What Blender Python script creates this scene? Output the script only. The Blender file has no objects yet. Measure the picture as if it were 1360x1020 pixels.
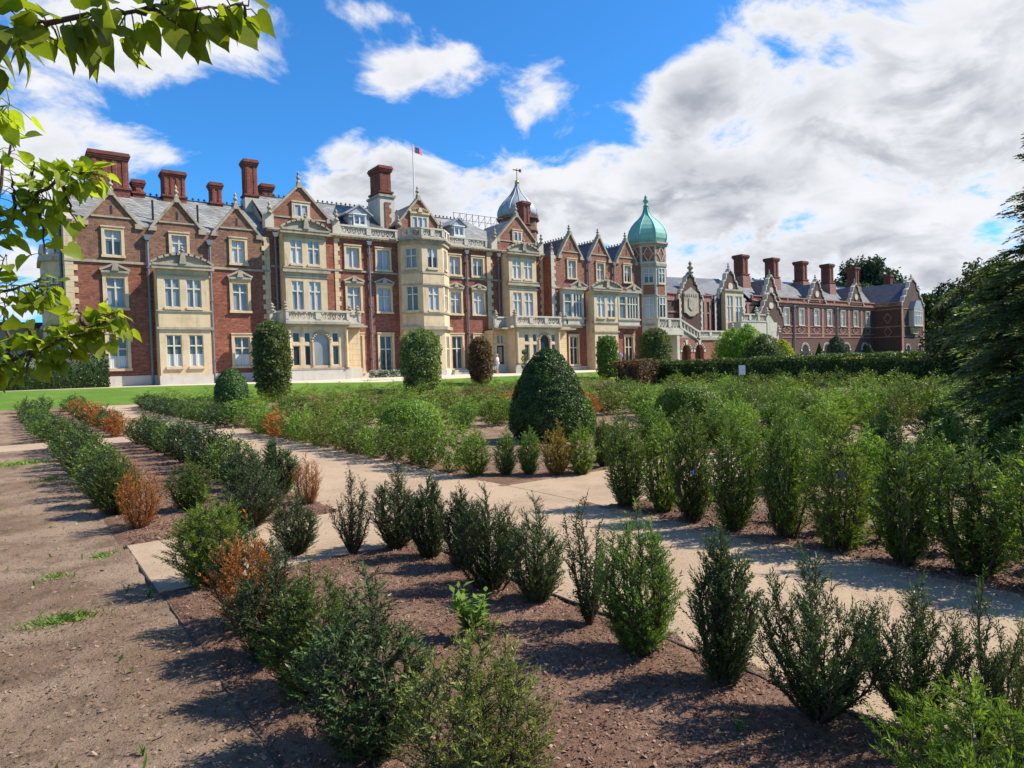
import bpy, math, random
import numpy as np
from mathutils import Vector, Matrix, noise

# ------------------------------------------------------------------ camera, sky, sun, exposure
SC = bpy.context.scene
COL = SC.collection
D2R = math.radians
EYE = 1.6
CR = Vector((0.80400456, -0.59386657, -0.02998608))     # camera right
CU = Vector((0.03900634, 0.00235423, 0.99923619))       # camera up
CF = Vector((0.59334237, 0.80456010, -0.02505738))      # camera forward
cam = bpy.data.cameras.new("camera")
cam.sensor_width = 36.0
cam.lens = 891.46 / 1360 * 36.0
cam.clip_start = 0.05
cam.clip_end = 5000
camo = bpy.data.objects.new("camera", cam)
COL.objects.link(camo)
camo.matrix_world = Matrix(((CR.x, CU.x, -CF.x, 0), (CR.y, CU.y, -CF.y, 0), (CR.z, CU.z, -CF.z, EYE), (0, 0, 0, 1)))
SC.camera = camo
SC.view_settings.view_transform = 'Standard'
SC.view_settings.look = 'None'
SC.view_settings.exposure = 0.75
SC.view_settings.gamma = 1.0
SC.view_settings.use_curve_mapping = False
SC.cycles.max_bounces = 6
SC.cycles.diffuse_bounces = 3
SC.cycles.glossy_bounces = 2
SC.cycles.transparent_max_bounces = 8
SC.cycles.caustics_reflective = False
SC.cycles.caustics_refractive = False

SUN_AZ, SUN_EL = 118.0, 46.0          # azimuth from +Y (into the house) towards +X (along the facade)

def N(nt, typ, loc=None, **kw):
    n = nt.nodes.new(typ)
    for k, v in kw.items():
        if k.startswith('i_'):
            n.inputs[k[2:].replace('_', ' ')].default_value = v
        else:
            setattr(n, k, v)
    return n

def link(nt, a, b): nt.links.new(a, b)

def mth(nt, op, a, b=None, c=None, clamp=False):
    n = nt.nodes.new('ShaderNodeMath'); n.operation = op; n.use_clamp = clamp
    for i, x in enumerate((a, b, c)):
        if x is None: continue
        if isinstance(x, (int, float)): n.inputs[i].default_value = x
        else: nt.links.new(x, n.inputs[i])
    return n.outputs[0]

def mixc(nt, f, a, b, blend='MIX'):
    n = nt.nodes.new('ShaderNodeMix'); n.data_type = 'RGBA'; n.blend_type = blend
    n.clamp_factor = True
    for i, x in ((0, f), (6, a), (7, b)):
        if isinstance(x, (int, float)): n.inputs[i].default_value = x
        elif isinstance(x, (tuple, list)): n.inputs[i].default_value = (*x[:3], 1)
        else: nt.links.new(x, n.inputs[i])
    return n.outputs[2]

def sstep(nt, x, a, b):
    n = nt.nodes.new('ShaderNodeMapRange'); n.interpolation_type = 'SMOOTHSTEP'
    nt.links.new(x, n.inputs[0]); n.inputs[1].default_value = a; n.inputs[2].default_value = b
    return n.outputs[0]

def make_world():
    w = bpy.data.worlds.new("World"); SC.world = w; w.use_nodes = True
    nt = w.node_tree; nt.nodes.clear()
    out = N(nt, 'ShaderNodeOutputWorld'); bg = N(nt, 'ShaderNodeBackground')
    sky = N(nt, 'ShaderNodeTexSky'); sky.sky_type = 'NISHITA'; sky.sun_disc = False
    sky.sun_elevation = D2R(SUN_EL); sky.sun_rotation = D2R(SUN_AZ)
    sky.air_density = 1.0; sky.dust_density = 0.3; sky.ozone_density = 2.5
    tc = N(nt, 'ShaderNodeTexCoord')
    sep = N(nt, 'ShaderNodeSeparateXYZ'); link(nt, tc.outputs['Generated'], sep.inputs[0])
    X, Y, Z = sep.outputs
    R2D = 180 / math.pi
    az = mth(nt, 'MULTIPLY', mth(nt, 'ARCTAN2', X, Y), R2D)
    el = mth(nt, 'MULTIPLY', mth(nt, 'ARCSINE', Z), R2D)
    # noise on a cloud deck, so clouds flatten a little towards the horizon
    zz = mth(nt, 'ADD', mth(nt, 'MAXIMUM', Z, 0.0), 0.34)
    def deck(k, scale, detail, rough, off=0.0):
        cmb = N(nt, 'ShaderNodeCombineXYZ'); link(nt, mth(nt, 'MULTIPLY_ADD', mth(nt, 'DIVIDE', X, zz), k, off), cmb.inputs[0]); link(nt, mth(nt, 'MULTIPLY_ADD', mth(nt, 'DIVIDE', Y, zz), k, off * .3), cmb.inputs[1])
        n = N(nt, 'ShaderNodeTexNoise', i_Scale=scale, i_Detail=detail, i_Roughness=rough, i_Distortion=0.35); link(nt, cmb.outputs[0], n.inputs['Vector']); return n.outputs[0]
    n1 = deck(1.0, 4.6, 9.0, 0.60)
    n1u = deck(0.955, 4.6, 5.0, 0.55)      # the same deck a little higher up: tells lit tops from grey bases
    n2 = deck(1.0, 2.6, 5.0, 0.5, 7.3)
    # (azimuth, elevation, half-width az, half-width el, weight) of the cloud masses and blue gaps, in degrees
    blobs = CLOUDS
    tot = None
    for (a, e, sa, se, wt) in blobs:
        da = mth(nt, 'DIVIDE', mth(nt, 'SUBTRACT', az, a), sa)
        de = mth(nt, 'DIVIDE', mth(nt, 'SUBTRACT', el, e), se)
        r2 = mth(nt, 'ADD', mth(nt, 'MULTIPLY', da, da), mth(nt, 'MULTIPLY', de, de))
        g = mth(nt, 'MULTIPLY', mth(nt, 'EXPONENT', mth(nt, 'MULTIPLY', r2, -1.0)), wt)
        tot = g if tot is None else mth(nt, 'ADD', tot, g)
    dens = mth(nt, 'ADD', tot, mth(nt, 'MULTIPLY', mth(nt, 'SUBTRACT', n1, 0.5), 3.3))
    mask = sstep(nt, dens, 0.22, 0.78)
    thick = sstep(nt, dens, 0.55, 1.35)
    rel = mth(nt, 'MULTIPLY_ADD', mth(nt, 'SUBTRACT', n1u, n1), 3.2, 0.45)
    shade = mth(nt, 'MULTIPLY', thick, mth(nt, 'ADD', mth(nt, 'MULTIPLY', sstep(nt, rel, 0.1, 0.9), 0.65), mth(nt, 'MULTIPLY', sstep(nt, n2, 0.40, 0.62), 0.55)), clamp=True)
    ccol = mixc(nt, shade, (0.545, 0.555, 0.58), (0.245, 0.262, 0.305))
    skyc = mixc(nt, 1.0, sky.outputs[0], (0.28, 0.80, 1.25), 'MULTIPLY')
    skys = N(nt, 'ShaderNodeVectorMath', operation='SCALE'); link(nt, skyc, skys.inputs[0]); skys.inputs['Scale'].default_value = 1.0
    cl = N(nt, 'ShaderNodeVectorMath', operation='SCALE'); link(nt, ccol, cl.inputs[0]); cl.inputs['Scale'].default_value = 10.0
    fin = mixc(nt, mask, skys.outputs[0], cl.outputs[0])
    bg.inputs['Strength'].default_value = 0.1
    link(nt, fin, bg.inputs['Color']); link(nt, bg.outputs[0], out.inputs[0])

CLOUDS = [
    (5.5, 24.0, 10.5, 4.6, 1.05), (15, 26.5, 4, 3, 0.5), (0.5, 15.6, 5, 3.0, 0.75), (8, 16.4, 4.5, 1.8, 0.55),
    (0, 7, 9, 4, 0.5),
    (28.6, 23.2, 4.2, 2.2, 0.95), (21.5, 22.5, 2.2, 3.5, -0.5), (33, 25, 2.0, 1.2, .55), (40.3, 22.3, 2.6, 2.4, 0.72), (38.5, 20.0, 1.6, 1.6, 0.6), (26, 27.3, 2.5, .8, .5),
    (25, 15.8, 6, 2.6, 0.72), (29, 12.5, 10, 4.2, 0.80), (44, 13, 12, 5.0, 0.80), (58, 17, 11, 6, 0.85), (70, 20, 11, 8, 0.85),
    (52, 21, 5, 4, 0.6), (64, 9, 16, 5, 0.7), (55, 4, 40, 4, 0.5), (85, 14, 12, 10, 0.7),
    (34.5, 18.6, 5, 2.2, -0.45), (14, 19.5, 8, 2.4, -0.5), (38, 26, 9, 3.2, -0.45), (46, 26, 5, 4, -0.5), (60, 10.9, 3.0, 1.0, -0.6), (71.5, 8.6, 3, 1.2, -0.7),
    (18, 15, 3.5, 2.4, -0.35), (55, 17.5, 2.0, 1.0, -.4),
    (40, 70, 70, 25, 0.25), (-110, 30, 60, 40, 0.35), (150, 30, 50, 40, 0.0),  # unseen cloud overhead and behind, added to raise and whiten the ambient light
]
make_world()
sl = bpy.data.lights.new("sun", 'SUN'); sl.energy = 5.0; sl.angle = D2R(0.53); sl.color = (1.0, 0.93, 0.81)
so = bpy.data.objects.new("sun", sl); COL.objects.link(so)
sv = Vector((math.sin(D2R(SUN_AZ)) * math.cos(D2R(SUN_EL)), math.cos(D2R(SUN_AZ)) * math.cos(D2R(SUN_EL)), math.sin(D2R(SUN_EL))))
so.rotation_euler = sv.to_track_quat('Z', 'Y').to_euler()
so.location = sv * 60

# ------------------------------------------------------------------ materials
def newmat(name):
    m = bpy.data.materials.new(name); m.use_nodes = True
    nt = m.node_tree
    return m, nt, nt.nodes['Principled BSDF'], nt.nodes['Material Output']

def coords(nt):
    """wall coordinates: (x+y, z, 0) in metres"""
    g = N(nt, 'ShaderNodeNewGeometry'); s = N(nt, 'ShaderNodeSeparateXYZ'); link(nt, g.outputs['Position'], s.inputs[0])
    c = N(nt, 'ShaderNodeCombineXYZ'); link(nt, mth(nt, 'ADD', s.outputs[0], s.outputs[1]), c.inputs[0]); link(nt, s.outputs[2], c.inputs[1])
    return g, s, c.outputs[0]

def noi(nt, vec, scale, detail=4, rough=0.55, dist=0.0):
    n = N(nt, 'ShaderNodeTexNoise', i_Scale=scale, i_Detail=detail, i_Roughness=rough, i_Distortion=dist)
    if vec is not None: link(nt, vec, n.inputs['Vector'])
    return n.outputs[0]

def mat_brick(name, c1, c2, mortar, dark=(0.05, 0.02, 0.015), scale=1.0, weather=0.5):
    m, nt, p, o = newmat(name)
    g, s, v = coords(nt)
    b = N(nt, 'ShaderNodeTexBrick', i_Scale=1.0, i_Mortar_Size=0.010, i_Mortar_Smooth=0.3, i_Bias=0.0, i_Brick_Width=0.24 * scale, i_Row_Height=0.085 * scale)
    link(nt, v, b.inputs['Vector'])
    b.inputs['Color1'].default_value = (*c1, 1); b.inputs['Color2'].default_value = (*c2, 1); b.inputs['Mortar'].default_value = (*mortar, 1)
    mp = N(nt, 'ShaderNodeMapping'); mp.inputs['Scale'].default_value = (1.0, 2.8, 1.0); link(nt, v, mp.inputs[0])
    k = noi(nt, mp.outputs[0], 2.6, 5, 0.8)
    col = mixc(nt, mth(nt, 'MULTIPLY', sstep(nt, k, 0.48, 0.66), 0.85), b.outputs[0], dark)
    k2 = noi(nt, g.outputs['Position'], 0.55, 5, 0.65)
    col = mixc(nt, mth(nt, 'MULTIPLY', sstep(nt, k2, 0.42, 0.7), weather), col, tuple(x * 0.55 for x in c1))
    mp3 = N(nt, 'ShaderNodeMapping'); mp3.inputs['Scale'].default_value = (1.0, 2.8, 1.0); mp3.inputs['Location'].default_value = (31, 7, 0); link(nt, v, mp3.inputs[0])
    k3 = noi(nt, mp3.outputs[0], 2.2, 5, 0.78)
    col = mixc(nt, mth(nt, 'MULTIPLY', sstep(nt, k3, 0.54, 0.68), 0.75), col, tuple(min(1, x * 1.7 + .03) for x in c2))
    link(nt, col, p.inputs['Base Color']); p.inputs['Roughness'].default_value = 0.9
    bp = N(nt, 'ShaderNodeBump', i_Strength=0.35, i_Distance=0.02); link(nt, b.outputs['Fac'], bp.inputs['Height']); bp.invert = True
    link(nt, bp.outputs[0], p.inputs['Normal'])
    return m

def mat_stone(name, c, stain, amount=0.6, block=None, rough=0.85):
    m, nt, p, o = newmat(name)
    g, s, v = coords(nt)
    k = noi(nt, g.outputs['Position'], 1.1, 6, 0.65)
    sc = N(nt, 'ShaderNodeMapping'); sc.inputs['Scale'].default_value = (2.2, 2.2, 0.35); link(nt, g.outputs['Position'], sc.inputs[0])
    k2 = noi(nt, sc.outputs[0], 1.6, 5, 0.6)
    k3 = noi(nt, g.outputs['Position'], 14, 3, 0.6)
    col = mixc(nt, mth(nt, 'MULTIPLY', sstep(nt, k, 0.40, 0.72), amount), c, stain)
    col = mixc(nt, mth(nt, 'MULTIPLY', sstep(nt, k2, 0.52, 0.75), amount), col, tuple(x * 0.6 for x in stain))
    col = mixc(nt, mth(nt, 'MULTIPLY', k3, 0.35), col, tuple(x * 0.75 for x in c))
    if block:
        b = N(nt, 'ShaderNodeTexBrick', i_Scale=1.0, i_Mortar_Size=0.012, i_Brick_Width=block[0], i_Row_Height=block[1])
        link(nt, v, b.inputs['Vector'])
        col = mixc(nt, mth(nt, 'MULTIPLY', b.outputs['Fac'], 0.7), col, tuple(x * 0.45 for x in stain))
    link(nt, col, p.inputs['Base Color']); p.inputs['Roughness'].default_value = rough
    bp = N(nt, 'ShaderNodeBump', i_Strength=0.3, i_Distance=0.03); link(nt, k3, bp.inputs['Height']); link(nt, bp.outputs[0], p.inputs['Normal'])
    return m

def mat_slate(name, c1, c2, gap, rough=0.55, moss=None):
    m, nt, p, o = newmat(name)
    g, s, v = coords(nt)
    b = N(nt, 'ShaderNodeTexBrick', i_Scale=1.0, i_Mortar_Size=0.018, i_Brick_Width=0.38, i_Row_Height=0.2, i_Bias=-0.1)
    link(nt, v, b.inputs['Vector'])
    b.inputs['Color1'].default_value = (*c1, 1); b.inputs['Color2'].default_value = (*c2, 1); b.inputs['Mortar'].default_value = (*gap, 1)
    k = noi(nt, g.outputs['Position'], 0.8, 6, 0.7)
    col = mixc(nt, mth(nt, 'MULTIPLY', sstep(nt, k, 0.45, 0.7), 0.55), b.outputs[0], gap)
    k2 = noi(nt, v, 6, 4, 0.7)
    col = mixc(nt, mth(nt, 'MULTIPLY', sstep(nt, k2, 0.58, 0.72), 0.6), col, moss or tuple(min(1, x * 1.4) for x in c2))
    link(nt, col, p.inputs['Base Color']); p.inputs['Roughness'].default_value = rough
    bp = N(nt, 'ShaderNodeBump', i_Strength=0.4, i_Distance=0.03); link(nt, b.outputs['Fac'], bp.inputs['Height']); bp.invert = True
    link(nt, bp.outputs[0], p.inputs['Normal'])
    return m

def mat_plain(name, c, rough=0.7, metal=0.0, var=0.25, scale=8, spec=0.5):
    m, nt, p, o = newmat(name)
    g = N(nt, 'ShaderNodeNewGeometry')
    k = noi(nt, g.outputs['Position'], scale, 5, 0.6)
    col = mixc(nt, mth(nt, 'MULTIPLY', k, min(1, var * 2)), c, tuple(x * 0.55 for x in c))
    link(nt, col, p.inputs['Base Color']); p.inputs['Roughness'].default_value = rough; p.inputs['Metallic'].default_value = metal
    p.inputs['Specular IOR Level'].default_value = spec
    return m

def mat_pane(name, top, bottom=None, split=0.5, folds=0.0):
    """a glazed window seen from outside: what stands behind the glass (blind, net curtain, dark room) under a clear reflecting coat"""
    m, nt, p, o = newmat(name)
    g, s, v = coords(nt)
    col = top
    oi = N(nt, 'ShaderNodeTexNoise', i_Scale=0.35, i_Detail=1.0); link(nt, g.outputs['Position'], oi.inputs['Vector'])
    if folds > 0:
        w = N(nt, 'ShaderNodeTexWave', i_Scale=2.6, i_Distortion=2.0, i_Detail=2.0); w.bands_direction = 'X'
        link(nt, v, w.inputs['Vector'])
        col = mixc(nt, mth(nt, 'MULTIPLY', w.outputs['Fac'], folds), top, tuple(x * 0.45 for x in top))
    col = mixc(nt, mth(nt, 'MULTIPLY', sstep(nt, oi.outputs[0], 0.42, 0.6), 0.5), col, tuple(x * 0.55 for x in top))
    link(nt, col, p.inputs['Base Color']); p.inputs['Roughness'].default_value = 0.5
    p.inputs['Coat Weight'].default_value = 1.0; p.inputs['Coat Roughness'].default_value = 0.02; p.inputs['Coat IOR'].default_value = 1.45
    return m

def mat_leaf(name, dark, light, trans=0.25, rough=0.5, hue=0.12, mottle=0):
    m, nt, p, o = newmat(name)
    at = N(nt, 'ShaderNodeAttribute'); at.attribute_name = 'tint'
    oi = N(nt, 'ShaderNodeObjectInfo')
    col = mixc(nt, at.outputs['Fac'], dark, light)
    if mottle:
        gg = N(nt, 'ShaderNodeNewGeometry'); kk = noi(nt, gg.outputs['Position'], mottle, 5, 0.65)
        col = mixc(nt, mth(nt, 'MULTIPLY', sstep(nt, kk, .42, .68), .65), col, tuple(x * .45 for x in light))
        kk = noi(nt, gg.outputs['Position'], mottle * 3.1, 3, 0.6); col = mixc(nt, mth(nt, 'MULTIPLY', sstep(nt, kk, .62, .74), .8), col, (light[0] * 1.1, light[1] * .62, light[2]))
    hs = N(nt, 'ShaderNodeHueSaturation')
    link(nt, mth(nt, 'MULTIPLY_ADD', oi.outputs['Random'], hue * 0.25, 0.5 - hue * 0.125), hs.inputs['Hue'])
    link(nt, mth(nt, 'MULTIPLY_ADD', oi.outputs['Random'], 0.62, 0.68), hs.inputs['Value'])
    link(nt, col, hs.inputs['Color'])
    link(nt, hs.outputs[0], p.inputs['Base Color']); p.inputs['Roughness'].default_value = rough
    p.inputs['Specular IOR Level'].default_value = 0.22
    tr = N(nt, 'ShaderNodeBsdfTranslucent'); tc = mixc(nt, 1.0, hs.outputs[0], (1.5, 1.5, 0.6), 'MULTIPLY'); link(nt, tc, tr.inputs['Color'])
    mx = N(nt, 'ShaderNodeMixShader'); mx.inputs[0].default_value = trans
    link(nt, p.outputs[0], mx.inputs[1]); link(nt, tr.outputs[0], mx.inputs[2]); link(nt, mx.outputs[0], o.inputs[0])
    return m

def mat_ground(name, cols, scales, rough=0.95, bump=0.5, bumpscale=60, bdist=0.02):
    """layered earth: cols = base + overlays, each overlay with (scale, lo, hi, amount)"""
    m, nt, p, o = newmat(name)
    g = N(nt, 'ShaderNodeNewGeometry')
    col = cols[0]
    for c, (sc, lo, hi, am) in zip(cols[1:], scales):
        k = noi(nt, g.outputs['Position'], sc, 6, 0.65)
        col = mixc(nt, mth(nt, 'MULTIPLY', sstep(nt, k, lo, hi), am), col, c)
    link(nt, col, p.inputs['Base Color']); p.inputs['Roughness'].default_value = rough; p.inputs['Specular IOR Level'].default_value = 0.2
    k = noi(nt, g.outputs['Position'], bumpscale, 6, 0.7)
    bp = N(nt, 'ShaderNodeBump', i_Strength=bump, i_Distance=bdist); link(nt, k, bp.inputs['Height']); link(nt, bp.outputs[0], p.inputs['Normal'])
    return m

M = {}
M['brick_low'] = mat_brick('red_brick', (0.205, 0.050, 0.028), (0.32, 0.094, 0.048), (0.24, 0.16, 0.115))
M['brick_up'] = mat_brick('weathered_brick', (0.165, 0.066, 0.038), (0.28, 0.125, 0.070), (0.30, 0.22, 0.15))
M['brick_new'] = mat_brick('orange_brick', (0.23, 0.068, 0.036), (0.32, 0.115, 0.062), (0.34, 0.23, 0.16), weather=0.35)
M['brick_carr'] = mat_brick('dark_brown_brick', (0.075, 0.034, 0.024), (0.11, 0.05, 0.034), (0.10, 0.06, 0.045), weather=0.3)
M['brick_trim'] = mat_brick('red_brick_trim', (0.32, 0.13, 0.09), (0.38, 0.18, 0.13), (0.34, 0.23, 0.18), weather=0.3)
M['brick_chim'] = mat_brick('chimney_brick', (0.17, 0.04, 0.025), (0.24, 0.06, 0.035), (0.16, 0.08, 0.06))
M['stone'] = mat_stone('cream_stone', (0.63, 0.485, 0.30), (0.45, 0.31, 0.165), 0.7)
M['stone_block'] = mat_stone('rusticated_cream_stone', (0.66, 0.50, 0.29), (0.50, 0.34, 0.17), 0.6, block=(0.9, 0.42))
M['stone_grey'] = mat_stone('weathered_grey_stone', (0.42, 0.35, 0.25), (0.19, 0.165, 0.13), 0.85)
M['stone_pale'] = mat_stone('pale_stone', (0.56, 0.50, 0.40), (0.34, 0.30, 0.24), 0.6)
M['plinth'] = mat_stone('plinth_stone', (0.55, 0.50, 0.42), (0.36, 0.33, 0.28), 0.5)
M['slate_lt'] = mat_slate('pale_slate', (0.19, 0.185, 0.17), (0.34, 0.33, 0.30), (0.07, 0.066, 0.06))
M['slate_dk'] = mat_slate('dark_slate', (0.075, 0.072, 0.08), (0.12, 0.115, 0.12), (0.03, 0.03, 0.032), 0.45)
M['slate_gl'] = mat_slate('glossy_slate', (0.15, 0.145, 0.15), (0.22, 0.21, 0.21), (0.07, 0.07, 0.07), 0.28)
M['lead'] = mat_plain('lead_sheet', (0.36, 0.38, 0.40), 0.6, 0.0, 0.4, 3)
M['copper'] = mat_stone('verdigris_copper', (0.20, 0.44, 0.35), (0.14, 0.30, 0.25), 0.7, rough=0.7)
M['iron'] = mat_plain('black_iron', (0.02, 0.02, 0.03), 0.5)
M['pipe'] = mat_plain('grey_painted_iron', (0.16, 0.17, 0.20), 0.5)
M['frame'] = mat_plain('cream_window_paint', (0.62, 0.56, 0.44), 0.5, 0, 0.1)
M['white_frame'] = mat_plain('white_window_paint', (0.75, 0.73, 0.68), 0.5, 0, 0.1)
M['pane_blind'] = mat_pane('pane_over_blind', (0.40, 0.41, 0.43))
M['pane_lace'] = mat_pane('pane_over_lace_curtain', (0.62, 0.63, 0.63), folds=0.6)
M['pane_grey'] = mat_pane('pane_over_grey_blind', (0.23, 0.235, 0.25))
M['pane_dark'] = mat_pane('pane_over_dark_room', (0.012, 0.013, 0.016))
M['pane_curt'] = mat_pane('pane_over_green_curtain', (0.10, 0.12, 0.11), folds=0.8)
M['gold'] = mat_plain('gilded_metal', (0.60, 0.40, 0.10), 0.3, 0.8)
M['door'] = mat_plain('dark_wood', (0.035, 0.018, 0.014), 0.45)
M['bark'] = mat_plain('bark', (0.10, 0.065, 0.045), 0.9, 0, 0.4, 20)
M['twig'] = mat_plain('brown_twig', (0.085, 0.05, 0.03), 0.85, 0, 0.4, 30)

# ------------------------------------------------------------------ mesh building
BASE = {}       # world position of the root of every object built

class Fr:
    """a vertical wall plane: o = plan origin, d = plan direction along the wall; out = towards the viewer side"""
    def __init__(s, o, d=(1, 0)):
        l = math.hypot(*d); s.o = o; s.d = (d[0] / l, d[1] / l); s.n = (s.d[1], -s.d[0])
    def p(s, a, out, z): return (s.o[0] + s.d[0] * a + s.n[0] * out, s.o[1] + s.d[1] * a + s.n[1] * out, z)

class MB:
    def __init__(s): s.v = []; s.f = []
    def add(s, vs, fs):
        k = len(s.v); s.v += [tuple(x) for x in vs]; s.f += [tuple(i + k for i in f) for f in fs]; return s
    def hexa(s, p):
        return s.add(p, [(0, 3, 2, 1), (4, 5, 6, 7), (0, 1, 5, 4), (1, 2, 6, 5), (2, 3, 7, 6), (3, 0, 4, 7)])
    def box(s, x0, x1, y0, y1, z0, z1):
        return s.hexa([(x0, y0, z0), (x1, y0, z0), (x1, y1, z0), (x0, y1, z0), (x0, y0, z1), (x1, y0, z1), (x1, y1, z1), (x0, y1, z1)])
    def fbox(s, fr, a0, a1, o0, o1, z0, z1):
        q = [fr.p(a0, o1, 0), fr.p(a1, o1, 0), fr.p(a1, o0, 0), fr.p(a0, o0, 0)]
        return s.hexa([(x, y, z0) for x, y, _ in q] + [(x, y, z1) for x, y, _ in q])
    def fprism(s, fr, poly, o0, o1):
        """polygon of (along, z) extruded from out=o0 to out=o1"""
        n = len(poly); v = [fr.p(a, o1, z) for a, z in poly] + [fr.p(a, o0, z) for a, z in poly]
        f = [tuple(range(n)), tuple(range(2 * n - 1, n - 1, -1))]
        for i in range(n):
            j = (i + 1) % n; f.append((i, i + n, j + n, j))
        return s.add(v, f)
    def fstrip(s, fr, pts, t, o0, o1):
        """coping: a bar of thickness t laid on the outer (upper) side of the polyline of (along, z)"""
        for (a, b) in zip(pts[:-1], pts[1:]):
            dx, dz = b[0] - a[0], b[1] - a[1]; l = math.hypot(dx, dz)
            if l < 1e-6: continue
            nx, nz = -dz / l * t, dx / l * t
            ex, ez = dx / l * t * 0.35, dz / l * t * 0.35
            A = (a[0] - ex, a[1] - ez); B = (b[0] + ex, b[1] + ez)
            s.fprism(fr, [A, B, (B[0] + nx, B[1] + nz), (A[0] + nx, A[1] + nz)], o0, o1)
        return s
    def vprism(s, poly, z0, z1):
        n = len(poly); v = [(x, y, z0) for x, y in poly] + [(x, y, z1) for x, y in poly]
        f = [tuple(range(n - 1, -1, -1)), tuple(range(n, 2 * n))]
        for i in range(n):
            j = (i + 1) % n; f.append((i, j, j + n, i + n))
        return s.add(v, f)
    def lathe(s, cx, cy, prof, n=12, rot=0.0):
        v = []; f = []
        for r, z in prof:
            for k in range(n):
                a = rot + 2 * math.pi * k / n; v.append((cx + r * math.cos(a), cy + r * math.sin(a), z))
        for i in range(len(prof) - 1):
            for k in range(n):
                k2 = (k + 1) % n; f.append((i * n + k, i * n + k2, (i + 1) * n + k2, (i + 1) * n + k))
        f.append(tuple(range(n - 1, -1, -1))); f.append(tuple((len(prof) - 1) * n + k for k in range(n)))
        return s.add(v, f)
    def tube(s, pts, rad, n=5):
        pts = [Vector(p) for p in pts]; v = []; f = []
        for i, p in enumerate(pts):
            d = (pts[min(i + 1, len(pts) - 1)] - pts[max(i - 1, 0)]).normalized()
            a = d.orthogonal().normalized(); b = d.cross(a); r = rad[i] if isinstance(rad, (list, tuple)) else rad
            for k in range(n):
                t = 2 * math.pi * k / n; v.append(p + a * (r * math.cos(t)) + b * (r * math.sin(t)))
        for i in range(len(pts) - 1):
            for k in range(n):
                k2 = (k + 1) % n; f.append((i * n + k, i * n + k2, (i + 1) * n + k2, (i + 1) * n + k))
        f.append(tuple(range(n - 1, -1, -1))); f.append(tuple((len(pts) - 1) * n + k for k in range(n)))
        return s.add(v, f)
    def wall(s, fr, a0, a1, z0, z1, holes, depth=0.22):
        As = sorted({a0, a1, *[h[0] for h in holes], *[h[1] for h in holes]}); Zs = sorted({z0, z1, *[h[2] for h in holes], *[h[3] for h in holes]})
        As = [a for a in As if a0 <= a <= a1]; Zs = [z for z in Zs if z0 <= z <= z1]
        for i in range(len(As) - 1):
            for j in range(len(Zs) - 1):
                ca, cz = (As[i] + As[i + 1]) / 2, (Zs[j] + Zs[j + 1]) / 2
                if any(h[0] < ca < h[1] and h[2] < cz < h[3] for h in holes): continue
                s.add([fr.p(As[i], 0, Zs[j]), fr.p(As[i + 1], 0, Zs[j]), fr.p(As[i + 1], 0, Zs[j + 1]), fr.p(As[i], 0, Zs[j + 1])], [(0, 1, 2, 3)])
        for h in holes:
            if h[0] < a0 - 1e-6 or h[1] > a1 + 1e-6 or h[3] <= z0 or h[2] >= z1: continue
            c = [(h[0], h[2]), (h[1], h[2]), (h[1], h[3]), (h[0], h[3])]
            for k in range(4):
                p, q = c[k], c[(k + 1) % 4]
                s.add([fr.p(p[0], 0, p[1]), fr.p(q[0], 0, q[1]), fr.p(q[0], -depth, q[1]), fr.p(p[0], -depth, p[1])], [(0, 1, 2, 3)])
        return s
    def build(s, name, mat, parent=None, smooth=False, loc=None, coll=None):
        me = bpy.data.meshes.new(name)
        b = BASE[parent.name] if parent is not None else (loc or (0, 0, 0))
        me.from_pydata([(x - b[0], y - b[1], z - b[2]) for x, y, z in s.v], [], s.f)
        me.materials.append(mat)
        if smooth: me.polygons.foreach_set('use_smooth', [True] * len(me.polygons))
        me.update()
        o = bpy.data.objects.new(name, me); COL.objects.link(o)
        BASE[o.name] = b
        if parent is not None: o.parent = parent
        else: o.location = b
        return o

def tag(o, label, cat, group=None, kind=None):
    if label: o['label'] = label
    if cat: o['category'] = cat
    if group: o['group'] = group
    if kind: o['kind'] = kind
    return o

def thing(name, loc, label, cat, group=None):
    o = bpy.data.objects.new(name, None); COL.objects.link(o); o.location = loc; o.empty_display_size = 0.2
    BASE[o.name] = tuple(loc)
    return tag(o, label, cat, group)

def structure(o): o['kind'] = 'structure'; return o

def quad_mesh(name, Q, tint, mat, extra=None):
    """Q: (n,4,3) array of quads -> mesh with a per-face 'tint' attribute; extra = (verts, faces, tint) appended"""
    n = len(Q); V = Q.reshape(-1, 3)
    me = bpy.data.meshes.new(name)
    nv = len(V); loops = np.arange(nv, dtype=np.int32); starts = np.arange(0, nv, 4, dtype=np.int32); tot = np.full(n, 4, dtype=np.int32)
    T = np.asarray(tint, dtype=np.float32)
    if extra is not None:
        ev, ef, et = extra
        k = nv; V = np.vstack([V, np.asarray(ev, dtype=float)])
        l2 = []; s2 = []; t2 = []; c = len(loops)
        for f in ef:
            s2.append(c); t2.append(len(f)); l2 += [i + k for i in f]; c += len(f)
        loops = np.concatenate([loops, np.array(l2, dtype=np.int32)]); starts = np.concatenate([starts, np.array(s2, dtype=np.int32)]); tot = np.concatenate([tot, np.array(t2, dtype=np.int32)])
        T = np.concatenate([T, np.full(len(ef), et, dtype=np.float32)])
    me.vertices.add(len(V)); me.vertices.foreach_set('co', V.astype(np.float32).ravel())
    me.loops.add(len(loops)); me.loops.foreach_set('vertex_index', loops)
    me.polygons.add(len(starts)); me.polygons.foreach_set('loop_start', starts)
    try: me.polygons.foreach_set('loop_total', tot)
    except Exception: pass
    me.update(calc_edges=True)
    a = me.attributes.new('tint', 'FLOAT', 'FACE'); a.data.foreach_set('value', T)
    me.materials.append(mat)
    return me

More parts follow.
